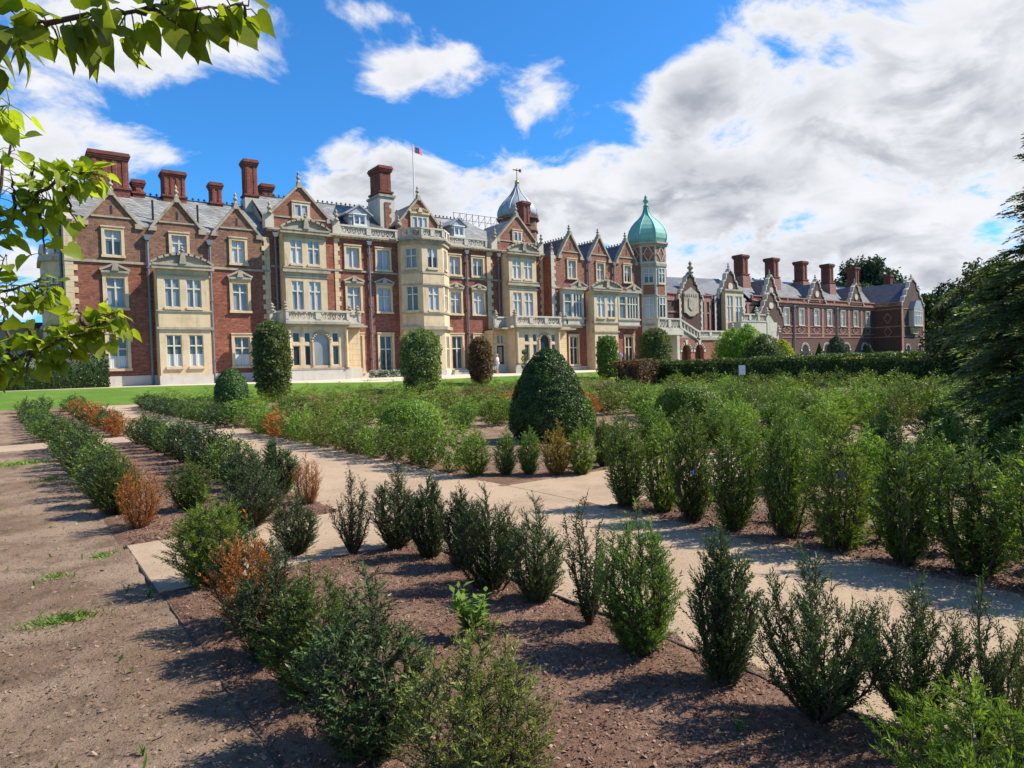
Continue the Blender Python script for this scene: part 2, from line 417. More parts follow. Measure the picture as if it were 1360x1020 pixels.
def leaf_quads(C, size, rng, normal=None, flat=0.5, aspect=0.6):
    """diamond leaves at centres C (n,3); orientation random, bent towards the given outward normals"""
    n = len(C)
    d = rng.normal(size=(n, 3)); d /= np.linalg.norm(d, axis=1)[:, None]
    e = rng.normal(size=(n, 3))
    if normal is not None:
        e = e * flat + normal * (1 - flat) * 1.6
    d = d - e * (np.sum(d * e, 1) / np.maximum(np.sum(e * e, 1), 1e-9))[:, None]; d /= np.maximum(np.linalg.norm(d, axis=1)[:, None], 1e-9)
    w = np.cross(d, e); w /= np.maximum(np.linalg.norm(w, axis=1)[:, None], 1e-9)
    s = size * rng.uniform(0.65, 1.35, n)[:, None]
    return np.stack([C - d * s * 0.5, C + w * s * aspect * 0.5, C + d * s * 0.5, C - w * s * aspect * 0.5], axis=1)

def clump_noise(P, scale, seed):
    return np.array([noise.noise((p[0] * scale + seed, p[1] * scale, p[2] * scale)) for p in P])

def gz(v):
    t = min(max((v - 34) / 12.0, 0), 1); return 1.1 * t * t * (3 - 2 * t)

# ------------------------------------------------------------------ building vocabulary
WR = random.Random(12)
def window(par, fr, a0, a1, z0, z1, pane='pane_lace', nx=2, tr=0.66, sur=0.0, sill=True, holes=None, proud=0.10, frame='frame', smat='stone', arch=False, rec=0.13, label=None, bar=0.05):
    """opening a0..a1 x z0..z1: stone surround (part), glazing frame and panes (sub-parts)"""
    s = MB()
    if sur > 0:
        s.fbox(fr, a0 - sur, a0, 0.0, proud, z0, z1); s.fbox(fr, a1, a1 + sur, 0.0, proud, z0, z1)
        s.fbox(fr, a0 - sur, a1 + sur, 0.0, proud, z1, z1 + sur); s.fbox(fr, a0 - sur - .04, a1 + sur + .04, 0.0, proud + .05, z1 + sur, z1 + sur + .09)
    if sill: s.fbox(fr, a0 - sur - .05, a1 + sur + .05, 0.0, proud + .07, z0 - .16, z0)
    if not s.v: s.fbox(fr, a0, a1, -rec, -rec + .10, z0, z0 + .05)
    w = s.build('window', M[smat], par)
    if label: w['label'] = label
    f = MB(); t = 0.06
    f.fbox(fr, a0, a0 + t, -rec, -rec + .08, z0, z1); f.fbox(fr, a1 - t, a1, -rec, -rec + .08, z0, z1)
    f.fbox(fr, a0 + t, a1 - t, -rec, -rec + .08, z0, z0 + t); f.fbox(fr, a0 + t, a1 - t, -rec, -rec + .08, z1 - t, z1)
    for k in range(1, nx):
        a = a0 + (a1 - a0) * k / nx; f.fbox(fr, a - bar, a + bar, -rec, -rec + .10, z0 + t, z1 - t)
    if tr:
        z = z0 + (z1 - z0) * tr; f.fbox(fr, a0 + t, a1 - t, -rec, -rec + .09, z - .045, z + .045)
    f.build('frame', M[frame], w)
    p = MB().add([fr.p(a0, -rec, z0), fr.p(a1, -rec, z0), fr.p(a1, -rec, z1), fr.p(a0, -rec, z1)], [(0, 1, 2, 3)])
    if pane in ('pane_blind', 'pane_lace') and a1 - a0 < 1.6 and WR.random() < .55:      # blind drawn part of the way down
        zm = z0 + (z1 - z0) * WR.uniform(.30, .72); low = WR.choice(['pane_dark', 'pane_grey', 'pane_curt', 'pane_lace'])
        p = MB().add([fr.p(a0, -rec, z0), fr.p(a1, -rec, z0), fr.p(a1, -rec, zm), fr.p(a0, -rec, zm)], [(0, 1, 2, 3)])
        MB().add([fr.p(a0, -rec, zm), fr.p(a1, -rec, zm), fr.p(a1, -rec, z1), fr.p(a0, -rec, z1)], [(0, 1, 2, 3)]).build('blind', M[pane], w)
        pane = low
    elif tr and pane == 'pane_half':
        zm = z0 + (z1 - z0) * 0.40
        p = MB().add([fr.p(a0, -rec, zm), fr.p(a1, -rec, zm), fr.p(a1, -rec, z1), fr.p(a0, -rec, z1)], [(0, 1, 2, 3)])
        MB().add([fr.p(a0, -rec, z0), fr.p(a1, -rec, z0), fr.p(a1, -rec, zm), fr.p(a0, -rec, zm)], [(0, 1, 2, 3)]).build('curtain', M['pane_lace'], w)
        pane = 'pane_curt'
    p.build('pane', M[pane], w)
    if holes is not None: holes.append((a0, a1, z0, z1))
    return w

def pediment(par, fr, a0, a1, z0, z1, out=0.3, seg=False, mat='stone_grey'):
    """moulded pediment: base course, raking or curved moulding, tympanum and a carved centre boss"""
    m = MB(); m.fbox(fr, a0, a1, 0, out, z0, z0 + .14)
    c = (a0 + a1) / 2
    if seg:
        n = 10; pts = [(a0 + (a1 - a0) * k / n, z0 + .14 + (z1 - z0 - .34) * math.sin(math.pi * k / n) ** 0.8) for k in range(n + 1)]
    else: pts = [(a0, z0 + .14), (c, z1 - .15), (a1, z0 + .14)]
    m.fprism(fr, [(a0 + .1, z0 + .14)] + pts[1:-1] + [(a1 - .1, z0 + .14)], 0.0, out * 0.45)
    m.fstrip(fr, pts, 0.14, 0, out)
    m.fprism(fr, [(c - .22, z0 + .14), (c + .22, z0 + .14), (c + .12, z1 - .1), (c - .12, z1 - .1)], out * .45, out + .06)
    return m.build('pediment', M[mat], par)

def finial(par, x, y, z, h=0.9, r=0.2, mat='stone_grey', name='finial'):
    pr = [(r * .9, 0), (r * .9, .12), (r * .5, .16), (r * .45, .30), (r * .8, .36), (r * .9, .46), (r * .35, .58), (r * .3, .66), (r * .55, .72), (r * .5, .80), (r * .12, .92), (r * .05, 1.0)]
    return MB().lathe(x, y, [(a, z + b * h) for a, b in pr], 8).build(name, M[mat], par, True)

def gable(par, fr, c, half, z0, zp, brick='brick_up', thick=0.35, fin=0.9, roof_back=3.0, roofmat='slate_lt', string=True, slit=True, coping='stone_grey'):
    MB().fprism(fr, [(c - half, z0), (c + half, z0), (c, zp)], -thick, 0.0).build('gable_wall', M[brick], par)
    m = MB(); pts = [(c - half - .02, z0), (c, zp), (c + half + .02, z0)]
    m.fstrip(fr, pts, 0.16, -thick - .06, 0.12)
    for s in (-1, 1):
        a = c + s * half; m.fprism(fr, [(a - .26, z0 - .16), (a + .26, z0 - .16), (a + .26 - (s > 0) * .2, z0 + .16), (a - .26 + (s < 0) * .2, z0 + .16)], -.05, .13)
    m.fprism(fr, [(c - .22, zp - .12), (c + .22, zp - .12), (c + .1, zp + .32), (c - .1, zp + .32)], -thick * .8, .14)
    m.build('coping', M[coping], par)
    if string:
        zz = z0 + (zp - z0) * .22; hw = half * .74
        MB().fbox(fr, c - hw, c + hw, 0, .07, zz, zz + .1).build('string_course', M['stone_grey'], par)
    if slit:
        MB().fbox(fr, c - .06, c + .06, .004, .02, z0 + (zp - z0) * .36, z0 + (zp - z0) * .62).build('vent_slit', M['iron'], par)
    if roof_back:
        z2 = zp - .18; h2 = half - .12
        MB().fprism(fr, [(c - h2, z0 + .02), (c + h2, z0 + .02), (c, z2)], -thick - roof_back, -thick).build('gable_roof', M[roofmat], par)
    if fin:
        p = fr.p(c, -thick * .4, 0); finial(par, p[0], p[1], zp + .25, fin, .2)

def quoins(par, fr, a0, a1, z0, z1, side=1, h=0.36, mat='stone', name='quoins', out=0.05):
    """toothed corner stones: flush edge on one side, alternating long and short on the other (side=+1: teeth to the right)"""
    m = MB(); k = 0; z = z0
    while z < z1 - .05:
        zt = min(z + h, z1); w = (a1 - a0) * (1.0 if k % 2 else 0.68)
        if side > 0: m.fbox(fr, a0, a0 + w, 0.0, out, z, zt - .012)
        else: m.fbox(fr, a1 - w, a1, 0.0, out, z, zt - .012)
        z = zt; k += 1
    return m.build(name, M[mat], par)

def pipe(par, fr, a, z0, z1):
    m = MB(); p0 = fr.p(a, .14, z0); p1 = fr.p(a, .14, z1)
    m.tube([p0, p1], .085, 8)
    m.fprism(fr, [(a - .13, z1 - .05), (a + .13, z1 - .05), (a + .24, z1 + .28), (a - .24, z1 + .28)], .02, .30)
    z = z0 + 1.6
    while z < z1: m.fbox(fr, a - .13, a + .13, .0, .24, z, z + .07); z += 2.1
    return m.build('drainpipe', M['pipe'], par)

def cornice(par, fr, a0, a1, z0, z1, out=0.32, dent=True, mat='stone_grey', base=0.0, name='cornice'):
    m = MB(); h = z1 - z0
    m.fbox(fr, a0, a1, base, base + out * .55, z0, z0 + h * .45); m.fbox(fr, a0 - .04, a1 + .04, base, base + out, z0 + h * .45, z1)
    if dent:
        a = a0 + .1
        while a < a1 - .15: m.fbox(fr, a, a + .16, base + out * .55, base + out * .9, z0 + h * .12, z0 + h * .45); a += .34
    return m.build(name, M[mat], par)

def balustrade(par, fr, a0, a1, z0, z1, off=0.0, th=0.22, step=2.2, pierced=True, mat='stone_pale', name='balustrade'):
    m = MB(); o0, o1 = off - th, off
    m.fbox(fr, a0, a1, o0, o1, z0, z0 + .16); m.fbox(fr, a0 - .03, a1 + .03, o0 - .05, o1 + .05, z1 - .14, z1)
    n = max(1, round((a1 - a0) / step)); L = (a1 - a0) / n
    for k in range(n + 1):
        a = a0 + k * L; m.fbox(fr, max(a0, a - .2), min(a1, a + .2), o0 - .02, o1 + .03, z0 + .16, z1 - .14)
    for k in range(n):
        b0, b1 = a0 + k * L + .2, a0 + (k + 1) * L - .2
        if not pierced: m.fbox(fr, b0, b1, o0 + .04, o1 - .04, z0 + .16, z1 - .14); continue
        q = max(1, round((b1 - b0) / .42)); w = (b1 - b0) / q
        for i in range(q):
            x0, x1 = b0 + i * w, b0 + (i + 1) * w; zl, zh = z0 + .16, z1 - .14
            m.fbox(fr, x0 - .03, x0 + .03, o0 + .05, o1 - .05, zl, zh)
            t = .07
            m.fprism(fr, [(x0, zl), (x0 + t, zl), (x1, zh), (x1 - t, zh)], o0 + .06, o1 - .06)
            m.fprism(fr, [(x1 - t, zl), (x1, zl), (x0 + t, zh), (x0, zh)], o0 + .065, o1 - .065)
    return m.build(name, M[mat], par)

def chimney(par, u0, u1, v0, v1, zb, zt, nu=3, nv=2, base=None, mat='brick_chim', pots=True):
    """clustered octagonal shafts on a base under a corbelled cap"""
    m = MB(); b = base if base is not None else (zb + zt) * .5 - .3
    m.box(u0, u1, v0, v1, zb, b); m.box(u0 - .08, u1 + .08, v0 - .08, v1 + .08, b, b + .14)
    ru = (u1 - u0) / nu / 2; rv = (v1 - v0) / nv / 2
    m.box(u0 + ru * .28, u1 - ru * .28, v0 + rv * .28, v1 - rv * .28, b + .14, zt - .4)
    for i in range(nu):
        for j in range(nv):
            cx, cy = u0 + ru * (2 * i + 1), v0 + rv * (2 * j + 1)
            n = 8; q = min(ru, rv); pr = [(q * 1.08, b + .14), (q * 1.08, b + .35), (q * 1.0, b + .4), (q * 1.0, zt - .35)]
            m.lathe(cx, cy, pr, n, math.pi / 8)
    o = m.build('chimney', M[mat], par)
    c = MB()
    for k, e in enumerate((.0, .05, .10, .04)):
        c.box(u0 - e, u1 + e, v0 - e, v1 + e, zt - .42 + k * .13, zt - .42 + (k + 1) * .13)
    c.build('chimney_cap', M[mat], o)
    return o

def cresting(par, a, b, step=0.42):
    """iron ridge cresting: a rail with small fleurons"""
    a = Vector(a); b = Vector(b); L = (b - a).length; d = (b - a) / L; n = int(L / step); m = MB()
    m.tube([a + Vector((0, 0, .05)), b + Vector((0, 0, .05))], .05, 4)
    for k in range(n):
        p = a + d * (step * (k + .5))
        m.box(p.x - .03, p.x + .03, p.y - .03, p.y + .03, p.z + .05, p.z + .30)
        m.box(p.x - .09, p.x + .09, p.y - .03, p.y + .03, p.z + .16, p.z + .23)
    return m.build('ridge_cresting', M['iron'], par)

def slope(par, pts, mat, th=0.12, name='roof'):
    """a roof plane: polygon of 3-D points thickened downwards"""
    m = MB(); n = len(pts); v = [tuple(p) for p in pts] + [(p[0], p[1], p[2] - th) for p in pts]
    f = [tuple(range(n)), tuple(range(2 * n - 1, n - 1, -1))] + [(i, i + n, (i + 1) % n + n, (i + 1) % n) for i in range(n)]
    return m.add(v, f).build(name, M[mat], par)

def dormer(par, c, v, zb, ze, zp, half, wz0, wz1, mat='slate_dk'):
    fr = Fr((0, v))
    MB().fbox(fr, c - half + .2, c + half - .2, -2.2, 0, zb, ze).build('dormer_cheek', M['lead'], par)
    r = MB(); r.fprism(fr, [(c - half, ze), (c + half, ze), (c, zp)], -3.0, .05); r.fstrip(fr, [(c - half - .05, ze), (c, zp), (c + half + .05, ze)], .1, -3.0, .18)
    r.build('dormer_roof', M['lead'], par)
    fr2 = Fr((0, v - .14))
    window(par, fr2, c - .5, c + .5, wz0, wz1, 'pane_blind', 2, None, .07, True, None, .03, 'white_frame', 'white_frame')

def faceted(par, pts, z0, z1, mat, name='bay_wall', close=None):
    """walls along a plan polyline given from right to left as seen from inside, closed into a prism"""
    return MB().vprism(pts, z0, z1).build(name, M[mat], par)

# ------------------------------------------------------------------ the mansion
ZT = 1.1
house = thing('mansion', (28.0, 51.0, ZT), 'long red brick mansion of three storeys with stone bays, gables and a green copper dome', 'mansion')
F0 = Fr((0, 51.0)); FB = Fr((0, 49.8)); H = house

def bay_front(par, fr, a0, a1, z0, z1, wins, mat='stone', depth=1.2, panes='pane_lace', tr=.66, nx=2):
    hs = []
    for (b0, b1, c0, c1) in wins: window(par, fr, b0, b1, c0, c1, panes, nx, tr, 0, True, hs, .05)
    m = MB().wall(fr, a0, a1, z0, z1, hs, .2)
    m.fbox(fr, a0, a0 + .02, -depth, 0, z0, z1); m.fbox(fr, a1 - .02, a1, -depth, 0, z0, z1)
    m.fbox(fr, a0 + .02, a1 - .02, -depth, -.02, z1 - .02, z1)
    return m.build('bay_wall', M[mat], par)

# --- left wing
hl, hu = [], []
tops = [(5.44, .47, 9.72, 11.35), (9.40, .47, 9.72, 11.35), (13.29, .45, 9.72, 11.35)]
for c, hw, z0, z1 in tops: window(H, F0, c - hw, c + hw, z0, z1, 'pane_lace', 2, .68, .18, True, hu)
for c in (5.47, 13.31):
    window(H, F0, c - .53, c + .53, 6.28, 8.25, 'pane_grey', 2, .68, .2, True, hl)
    pediment(H, F0, c - .8, c + .8, 8.55, 9.22, .22)
    window(H, F0, c - .53, c + .53, 2.28, 4.38, 'pane_half', 2, .62, .2, True, hl)
MB().wall(F0, 2.73, 15.2, ZT, 9.25, hl).build('wall', M['brick_low'], H)
MB().wall(F0, 2.73, 15.2, 9.25, 11.72, hu).build('upper_wall', M['brick_up'], H)
MB().fbox(F0, 2.7, 15.58, 0, .09, 9.20, 9.36).build('string_course', M['stone_grey'], H)
MB().fbox(F0, 2.7, 15.5, 0, .07, ZT - .3, 1.78).build('plinth', M['plinth'], H)
quoins(H, F0, 2.73, 3.42, 1.78, 11.7, 1); quoins(H, F0, 14.95, 15.52, 1.78, 11.8, -1, out=.07)
for c in (5.43, 9.35, 13.27): gable(H, F0, c, 1.58, 11.72, 13.75, 'brick_up')
for c in (7.42, 11.33): pipe(H, F0, c, ZT, 10.9)
bay_front(H, FB, 7.72, 10.98, 5.0, 8.86, [(8.16, 9.11, 6.3, 8.25), (9.51, 10.45, 6.3, 8.25)], panes='pane_grey')
bay_front(H, FB, 7.72, 10.98, ZT - .3, 5.0, [(8.14, 9.1, 2.3, 4.45), (9.53, 10.45, 2.3, 4.45)], panes='pane_half')
for z0, z1, o in ((4.82, 4.98, .12), (6.02, 6.12, .08), (8.40, 8.50, .06), (8.84, 9.06, .3)): MB().fbox(FB, 7.72 - o, 10.98 + o, 0, o, z0, z1).build('moulding', M['stone_grey'], H)
MB().fbox(FB, 7.68, 11.02, 0, .06, ZT - .3, 1.72).build('plinth', M['plinth'], H)
pediment(H, Fr((0, 49.75)), 7.45, 11.15, 9.06, 10.0, .3, True)
finial(H, 9.3, 49.65, 9.85, .6, .2)
# end wall facing left, with its canted stone bay and balconies
FE = Fr((2.73, 51.0), (0, -1))
MB().wall(FE, -12.0, 0, ZT, 11.72, []).build('end_wall', M['brick_low'], H)
MB().fprism(FE, [(-12, 11.72), (0, 11.72), (-6, 15.35)], -.4, 0).build('end_gable_wall', M['brick_up'], H)
MB().fstrip(FE, [(-12.1, 11.7), (-6, 15.4), (.1, 11.7)], .18, -.5, .14).build('coping', M['stone_grey'], H)
quoins(H, FE, -.62, 0, 1.78, 11.7, -1)
pts = [(2.73, 52.4), (1.6, 53.4), (1.6, 56.6), (2.73, 57.6)]
MB().vprism(pts[::-1], ZT, 9.6).build('end_bay', M['stone'], H)
FE2 = Fr((1.6, 53.4), (0, -1)); FE3 = Fr((1.6, 53.4), (1.13, -1.0))
for z0, z1 in ((2.2, 4.5), (6.3, 8.4)):
    window(H, Fr((1.6, 53.4), (0, -1)), -2.6, -1.7, z0, z1, 'pane_grey', 2, .66, 0, True, None, .1, rec=-.02)
    window(H, FE3, .3, 1.2, z0, z1, 'pane_grey', 2, .66, 0, True, None, .1, rec=-.02)
for z0, z1 in ((5.0, 5.2), (9.4, 9.7)): MB().vprism([(2.73, 52.2), (1.42, 53.3), (1.42, 56.7), (2.73, 57.8)][::-1], z0, z1).build('moulding', M['stone_grey'], H)
balustrade(H, FE3, 0, 1.5, 9.7, 10.5, .02, .15, .8); balustrade(H, FE2, -3.2, 0, 9.7, 10.5, .02, .15, 1.1)
pipe(H, FE, -.95, ZT, 11.3)
# roof of the left wing, ridge along the facade
slope(H, [(2.75, 51.2, 11.80), (15.9, 51.2, 11.80), (15.9, 57.0, 15.25), (2.75, 57.0, 15.25)], 'slate_lt')
slope(H, [(15.9, 62.8, 11.80), (2.75, 62.8, 11.80), (2.75, 57.0, 15.25), (15.9, 57.0, 15.25)], 'slate_lt')
MB().box(2.73, 15.9, 62.9, 63.2, ZT, 11.8).build('back_wall', M['brick_low'], H)
cresting(H, (3.0, 57, 15.25), (15.6, 57, 15.25))
chimney(H, 4.72, 7.25, 56.3, 58.4, 14.3, 17.95, 4, 3, 15.4)
chimney(H, 7.45, 8.25, 56.6, 57.4, 14.3, 16.25, 1, 1, 15.3)
chimney(H, 9.45, 11.05, 56.4, 57.6, 14.3, 17.2, 4, 3, 15.3)
chimney(H, 12.85, 13.75, 56.6, 57.5, 14.3, 16.8, 2, 2, 15.2)
MB().box(15.35, 16.55, 56.2, 57.6, 14.0, 15.9).build('chimney_base', M['stone_pale'], H)
chimney(H, 15.42, 16.48, 56.3, 57.5, 15.9, 18.95, 2, 2, 16.1)
for u in (11.0, 8.1):
    MB().tube([(u, 52.6, 12.4), (u, 52.6, 14.0)], .07, 6).build('vent_pipe', M['iron'], H)

# --- middle range: gable, balustraded wall, octagonal bay, balustraded wall, gable
hm = []
def mid_windows(c, gnd=True, pl=('pane_blind', 'pane_blind', 'pane_dark')):
    window(H, F0, c - .55, c + .55, 9.95, 11.55, pl[0], 2, .999 if False else None, .17, True, hm)
    window(H, F0, c - .55, c + .55, 6.5, 8.42, pl[1], 2, .66, .18, True, hm)
    pediment(H, F0, c - .8, c + .8, 8.7, 9.32, .22)
    if gnd: window(H, F0, c - .55, c + .55, 1.62, 4.5, pl[2], 2, .62, .2, True, hm)
mid_windows(22.08); mid_windows(24.74)
mid_windows(31.65); mid_windows(34.1, pl=('pane_blind', 'pane_lace', 'pane_dark'))
MB().wall(F0, 15.2, 41.75, ZT, 12.3, hm).build('wall', M['brick_low'], H)
MB().fbox(F0, 15.6, 41.7, 0, .08, 9.62, 9.76).build('string_course', M['stone_grey'], H)
MB().fbox(F0, 15.6, 41.7, 0, .07, ZT - .3, 1.5).build('plinth', M['plinth'], H)
quoins(H, F0, 20.55, 21.0, 1.5, 12.25, 1); quoins(H, F0, 35.12, 35.75, 1.5, 12.25, 1); quoins(H, F0, 41.35, 41.78, 1.5, 12.25, -1)
cornice(H, F0, 15.4, 26.0, 12.26, 12.52); cornice(H, F0, 30.8, 41.75, 12.26, 12.52)
for c in (23.45, 32.85, 36.35, 15.95): pipe(H, F0, c, ZT, 11.9)
balustrade(H, F0, 21.0, 26.1, 12.52, 13.36, .05); balustrade(H, F0, 30.7, 35.2, 12.52, 13.36, .05)
for (g, h, bl, br) in ((17.95, 2.32, 15.35, 20.95), (38.72, 2.35, 35.75, 41.7)):
    MB().fbox(F0, bl, br, -.35, 0.02, 12.5, 13.4).build('parapet', M['brick_new'], H)
    MB().fbox(F0, bl, br, -.4, .08, 13.4, 13.5).build('coping', M['stone_grey'], H)
    gable(H, F0, g, h, 13.45, 15.9, 'brick_new', fin=1.0, roof_back=5.0, string=False, slit=False)
    MB().fbox(F0, bl - .1, bl + .55, -.5, .14, 12.5, 13.55).build('pier', M['stone_pale'], H)
    MB().fbox(F0, br - .5, br + .1, -.5, .14, 12.5, 13.55).build('pier', M['stone_pale'], H)
    finial(H, bl + .22, 50.8, 13.55, .95, .22, name='urn'); finial(H, br - .2, 50.8, 13.55, .95, .22, name='urn')
window(H, Fr((0, 50.98)), 17.46, 18.54, 13.55, 14.5, 'pane_blind', 2, None, .16, True, None, .1, rec=-.04)
window(H, Fr((0, 50.98)), 38.25, 39.15, 13.5, 14.4, 'pane_lace', 2, None, .14, True, None, .1, rec=-.04)
def two_storey_bay(a0, a1, ws, pl):
    bay_front(H, FB, a0, a1, 9.2, 12.05, [(w0, w1, 9.78, 11.6) for w0, w1 in ws], panes=pl)
    bay_front(H, FB, a0, a1, 5.0, 9.2, [(w0, w1, 6.3, 8.5) for w0, w1 in ws], panes=pl)
    for z0, z1, o in ((9.14, 9.34, .2), (9.45, 9.56, .1), (8.8, 8.9, .06), (12.0, 12.22, .3), (11.72, 11.80, .06)): MB().fbox(FB, a0 - o, a1 + o, -.3, o, z0, z1).build('moulding', M['stone_grey'], H)
    pediment(H, Fr((0, 49.75)), a0 - .2, a1 + .2, 12.22, 13.2, .3, True)
    finial(H, (a0 + a1) / 2, 49.6, 13.05, .6, .18)
two_storey_bay(16.22, 19.45, ((16.68, 17.58), (18.0, 18.91)), 'pane_blind')
two_storey_bay(36.74, 40.0, ((37.17, 38.14), (38.5, 39.48)), 'pane_lace')

def porch(a0, a1, b0, b1, arch, lights, door=None, pl='pane_dark'):
    """single-storey stone porch bay with balcony: front a0..a1 at v=48, flanks b0..b1 at v=49.5"""
    f = Fr((0, 48.0)); fk = Fr((0, 49.5)); hs = []
    for w0, w1 in lights:
        window(H, f, w0, w1, 3.82, 4.58, pl, 1, None, 0, False, hs, .05); window(H, f, w0, w1, 2.15, 3.62, pl, 1, None, 0, False, hs, .05)
    c = sum(arch) / 2; r = (arch[1] - arch[0]) / 2
    hs.append((arch[0], arch[1], 2.15, 4.58))
    m = MB().wall(f, a0, a1, ZT - .3, 5.1, hs, .3)
    n = 12; zc = 4.5 - r
    ap = [(c + r * math.cos(math.pi * k / n), zc + r * math.sin(math.pi * k / n)) for k in range(n + 1)]
    for k in range(n):   # spandrel between the arch and its square head
        p, q = ap[k], ap[k + 1]; e = arch[1] if (p[0] + q[0]) / 2 > c else arch[0]
        m.fprism(f, [p, q, (q[0], 4.58), (p[0], 4.58)], -.25, -.03)
    m.fbox(f, a0, a0 + .02, -3, 0, ZT - .3, 5.1); m.fbox(f, a1 - .02, a1, -3, 0, ZT - .3, 5.1)
    m.build('porch_wall', M['stone'], H)
    w = MB().fstrip(f, [ap[-1 - k] for k in range(n + 1)], .14, -.03, .1)
    w.fbox(f, arch[0] - .1, arch[0] + .02, -.03, .1, 2.15, zc); w.fbox(f, arch[1] - .02, arch[1] + .1, -.03, .1, 2.15, zc)
    w = w.build('window', M['stone'], H); w['label'] = 'tall round-arched window in the middle of the porch'
    MB().fprism(f, [(arch[0], 2.15), (arch[1], 2.15)] + ap, -.2, -.16).build('pane', M['pane_grey' if pl == 'pane_dark' else 'pane_dark'], w)
    for s, e, zz in ((a0 - .05, a1 + .05, 1.85),):
        MB().fbox(f, s, e, 0, .1, 1.85, 1.98).build('moulding', M['stone_grey'], H)
        MB().fbox(f, s - .06, e + .06, 0, .07, ZT - .3, 1.85).build('plinth', M['plinth'], H)
    # column shafts between the lights
    cm = MB()
    for x in [a0 + .12, a1 - .12]: 
        p = f.p(x, .08, 0); cm.lathe(p[0], p[1], [(.15, 1.98), (.13, 2.1), (.12, 4.6), (.17, 4.75)], 10)
    cm.build('columns', M['stone'], H)
    hk = []
    if door:
        d = window(H, fk, door[0], door[1], 3.75, 4.55, 'pane_grey', 2, None, 0, False, hk, .05); 
        hk.append((door[0], door[1], 1.45, 3.6))
        dr = MB().fbox(fk, door[0], door[1], -.2, -.12, 1.45, 3.6).build('door', M['door'], H)
        MB().fbox(fk, door[0] + .18, door[1] - .18, -.12, -.10, 2.1, 3.45).build('pane', M['pane_grey'], dr)
        MB().fbox(fk, door[0] + .05, door[0] + .09, -.12, -.04, 2.3, 2.5).build('handle', M['gold'], dr)
    m = MB().wall(fk, b0, b1, ZT - .3, 5.1, hk, .25)
    m.fbox(fk, b0, b0 + .02, -1.5, 0, ZT - .3, 5.1); m.fbox(fk, b1 - .02, b1, -1.5, 0, ZT - .3, 5.1)
    m.build('porch_pier', M['stone_block'], H)
    MB().fbox(fk, b0 - .06, b1 + .06, 0, .09, ZT - .3, 1.9).build('plinth', M['plinth'], H)
    MB().box(b0, b1, 48.1, 51, 5.0, 5.12).build('balcony_floor', M['stone_grey'], H)
    cornice(H, f, a0 - .12, a1 + .12, 5.0, 5.34, .42, False); cornice(H, fk, b0 - .1, a0 - .1, 5.0, 5.34, .42, False); cornice(H, fk, a1 + .1, b1 + .1, 5.0, 5.34, .42, False)
    balustrade(H, f, a0 - .1, a1 + .1, 5.34, 6.18, .22, step=2.0)
    balustrade(H, fk, b0, a0 - .1, 5.34, 6.18, .22, pierced=False); balustrade(H, fk, a1 + .1, b1, 5.34, 6.18, .22, pierced=False)
    for x in (a0 - .1, a1 + .1):
        balustrade(H, Fr((x, 49.5), (0, -1)) if x < a0 else Fr((x, 48.0), (0, 1)), 0, 1.5, 5.34, 6.18, .1, pierced=False)
    for x, y in ((b0 + .2, 49.35), (a0 - .1, 47.9), (b1 - .25, 49.35), (b1 - .9, 49.35)): finial(H, x, y, 6.18, .62, .26, 'stone_grey', 'urn')
porch(15.62, 20.15, 14.85, 21.85, (17.52, 18.75), ((16.0, 16.55), (16.85, 17.35), (18.95, 19.48)))
porch(35.95, 41.05, 34.6, 43.3, (38.68, 39.9), ((36.95, 37.5), (37.9, 38.4), (40.1, 40.65)), (34.95, 35.75), 'pane_curt')

# octagonal bay
OB = [(26.1, 51.0), (26.1, 50.45), (27.4, 49.2), (29.4, 49.2), (30.65, 50.45), (30.65, 51.0)]
facets = [Fr(OB[1], (OB[2][0] - OB[1][0], OB[2][1] - OB[1][1])), Fr(OB[2], (1, 0)), Fr(OB[3], (OB[4][0] - OB[3][0], OB[4][1] - OB[3][1]))]
flen = [math.dist(OB[1], OB[2]), 2.0, math.dist(OB[3], OB[4])]
for fr, L, kind in zip(facets, flen, (0, 1, 2)):
    hs = []; c = L / 2
    window(H, fr, c - .48, c + .48, 10.1, 11.75, 'pane_blind' if kind else 'pane_grey', 2, None if kind else .6, 0, True, hs, .06)
    window(H, fr, c - .5, c + .5, 6.55, 8.6, 'pane_blind' if kind else 'pane_curt', 2, .66, 0, True, hs, .06)
    window(H, fr, c - .48, c + .48, 1.62, 4.4, 'pane_dark', 2, .62, 0, False, hs, .06)
    MB().wall(fr, 0, L, ZT - .3, 12.3, hs, .22).build('bay_wall', M['stone'], H)
    MB().fbox(fr, 0, L, 0, .07, 8.78, 9.62).build('apron_panel', M['stone'], H)
    for z0, z1, o in ((9.62, 9.76, .12), (8.66, 8.78, .1), (6.3, 6.42, .1), (4.95, 5.22, .25), (12.05, 12.3, .16)): MB().fbox(fr, -o * .41, L + o * .41, 0, o, z0, z1).build('moulding', M['stone_grey'], H)
    cornice(H, fr, -.1, L + .1, 12.3, 12.56, .34)
    balustrade(H, fr, -.08, L + .08, 12.56, 13.4, .16, step=1.0)
    MB().fbox(fr, -.02, L + .02, 0, .06, ZT - .3, 1.55).build('plinth', M['plinth'], H)
for (a, b) in ((OB[0], OB[1]), (OB[4], OB[5])):
    fr = Fr(a, (b[0] - a[0], b[1] - a[1])); MB().wall(fr, 0, math.dist(a, b), ZT - .3, 12.5, []).build('bay_wall', M['stone'], H)
MB().vprism(OB[::-1], 12.3, 12.5).build('bay_roof', M['lead'], H)
FG = Fr((0, 51.3))
MB().fbox(FG, 26.3, 30.55, -.35, 0, 12.5, 14.0).build('gable_wall', M['brick_new'], H)
gable(H, FG, 28.42, 1.98, 14.0, 16.3, 'brick_new', fin=.95, roof_back=5, string=False, slit=False)
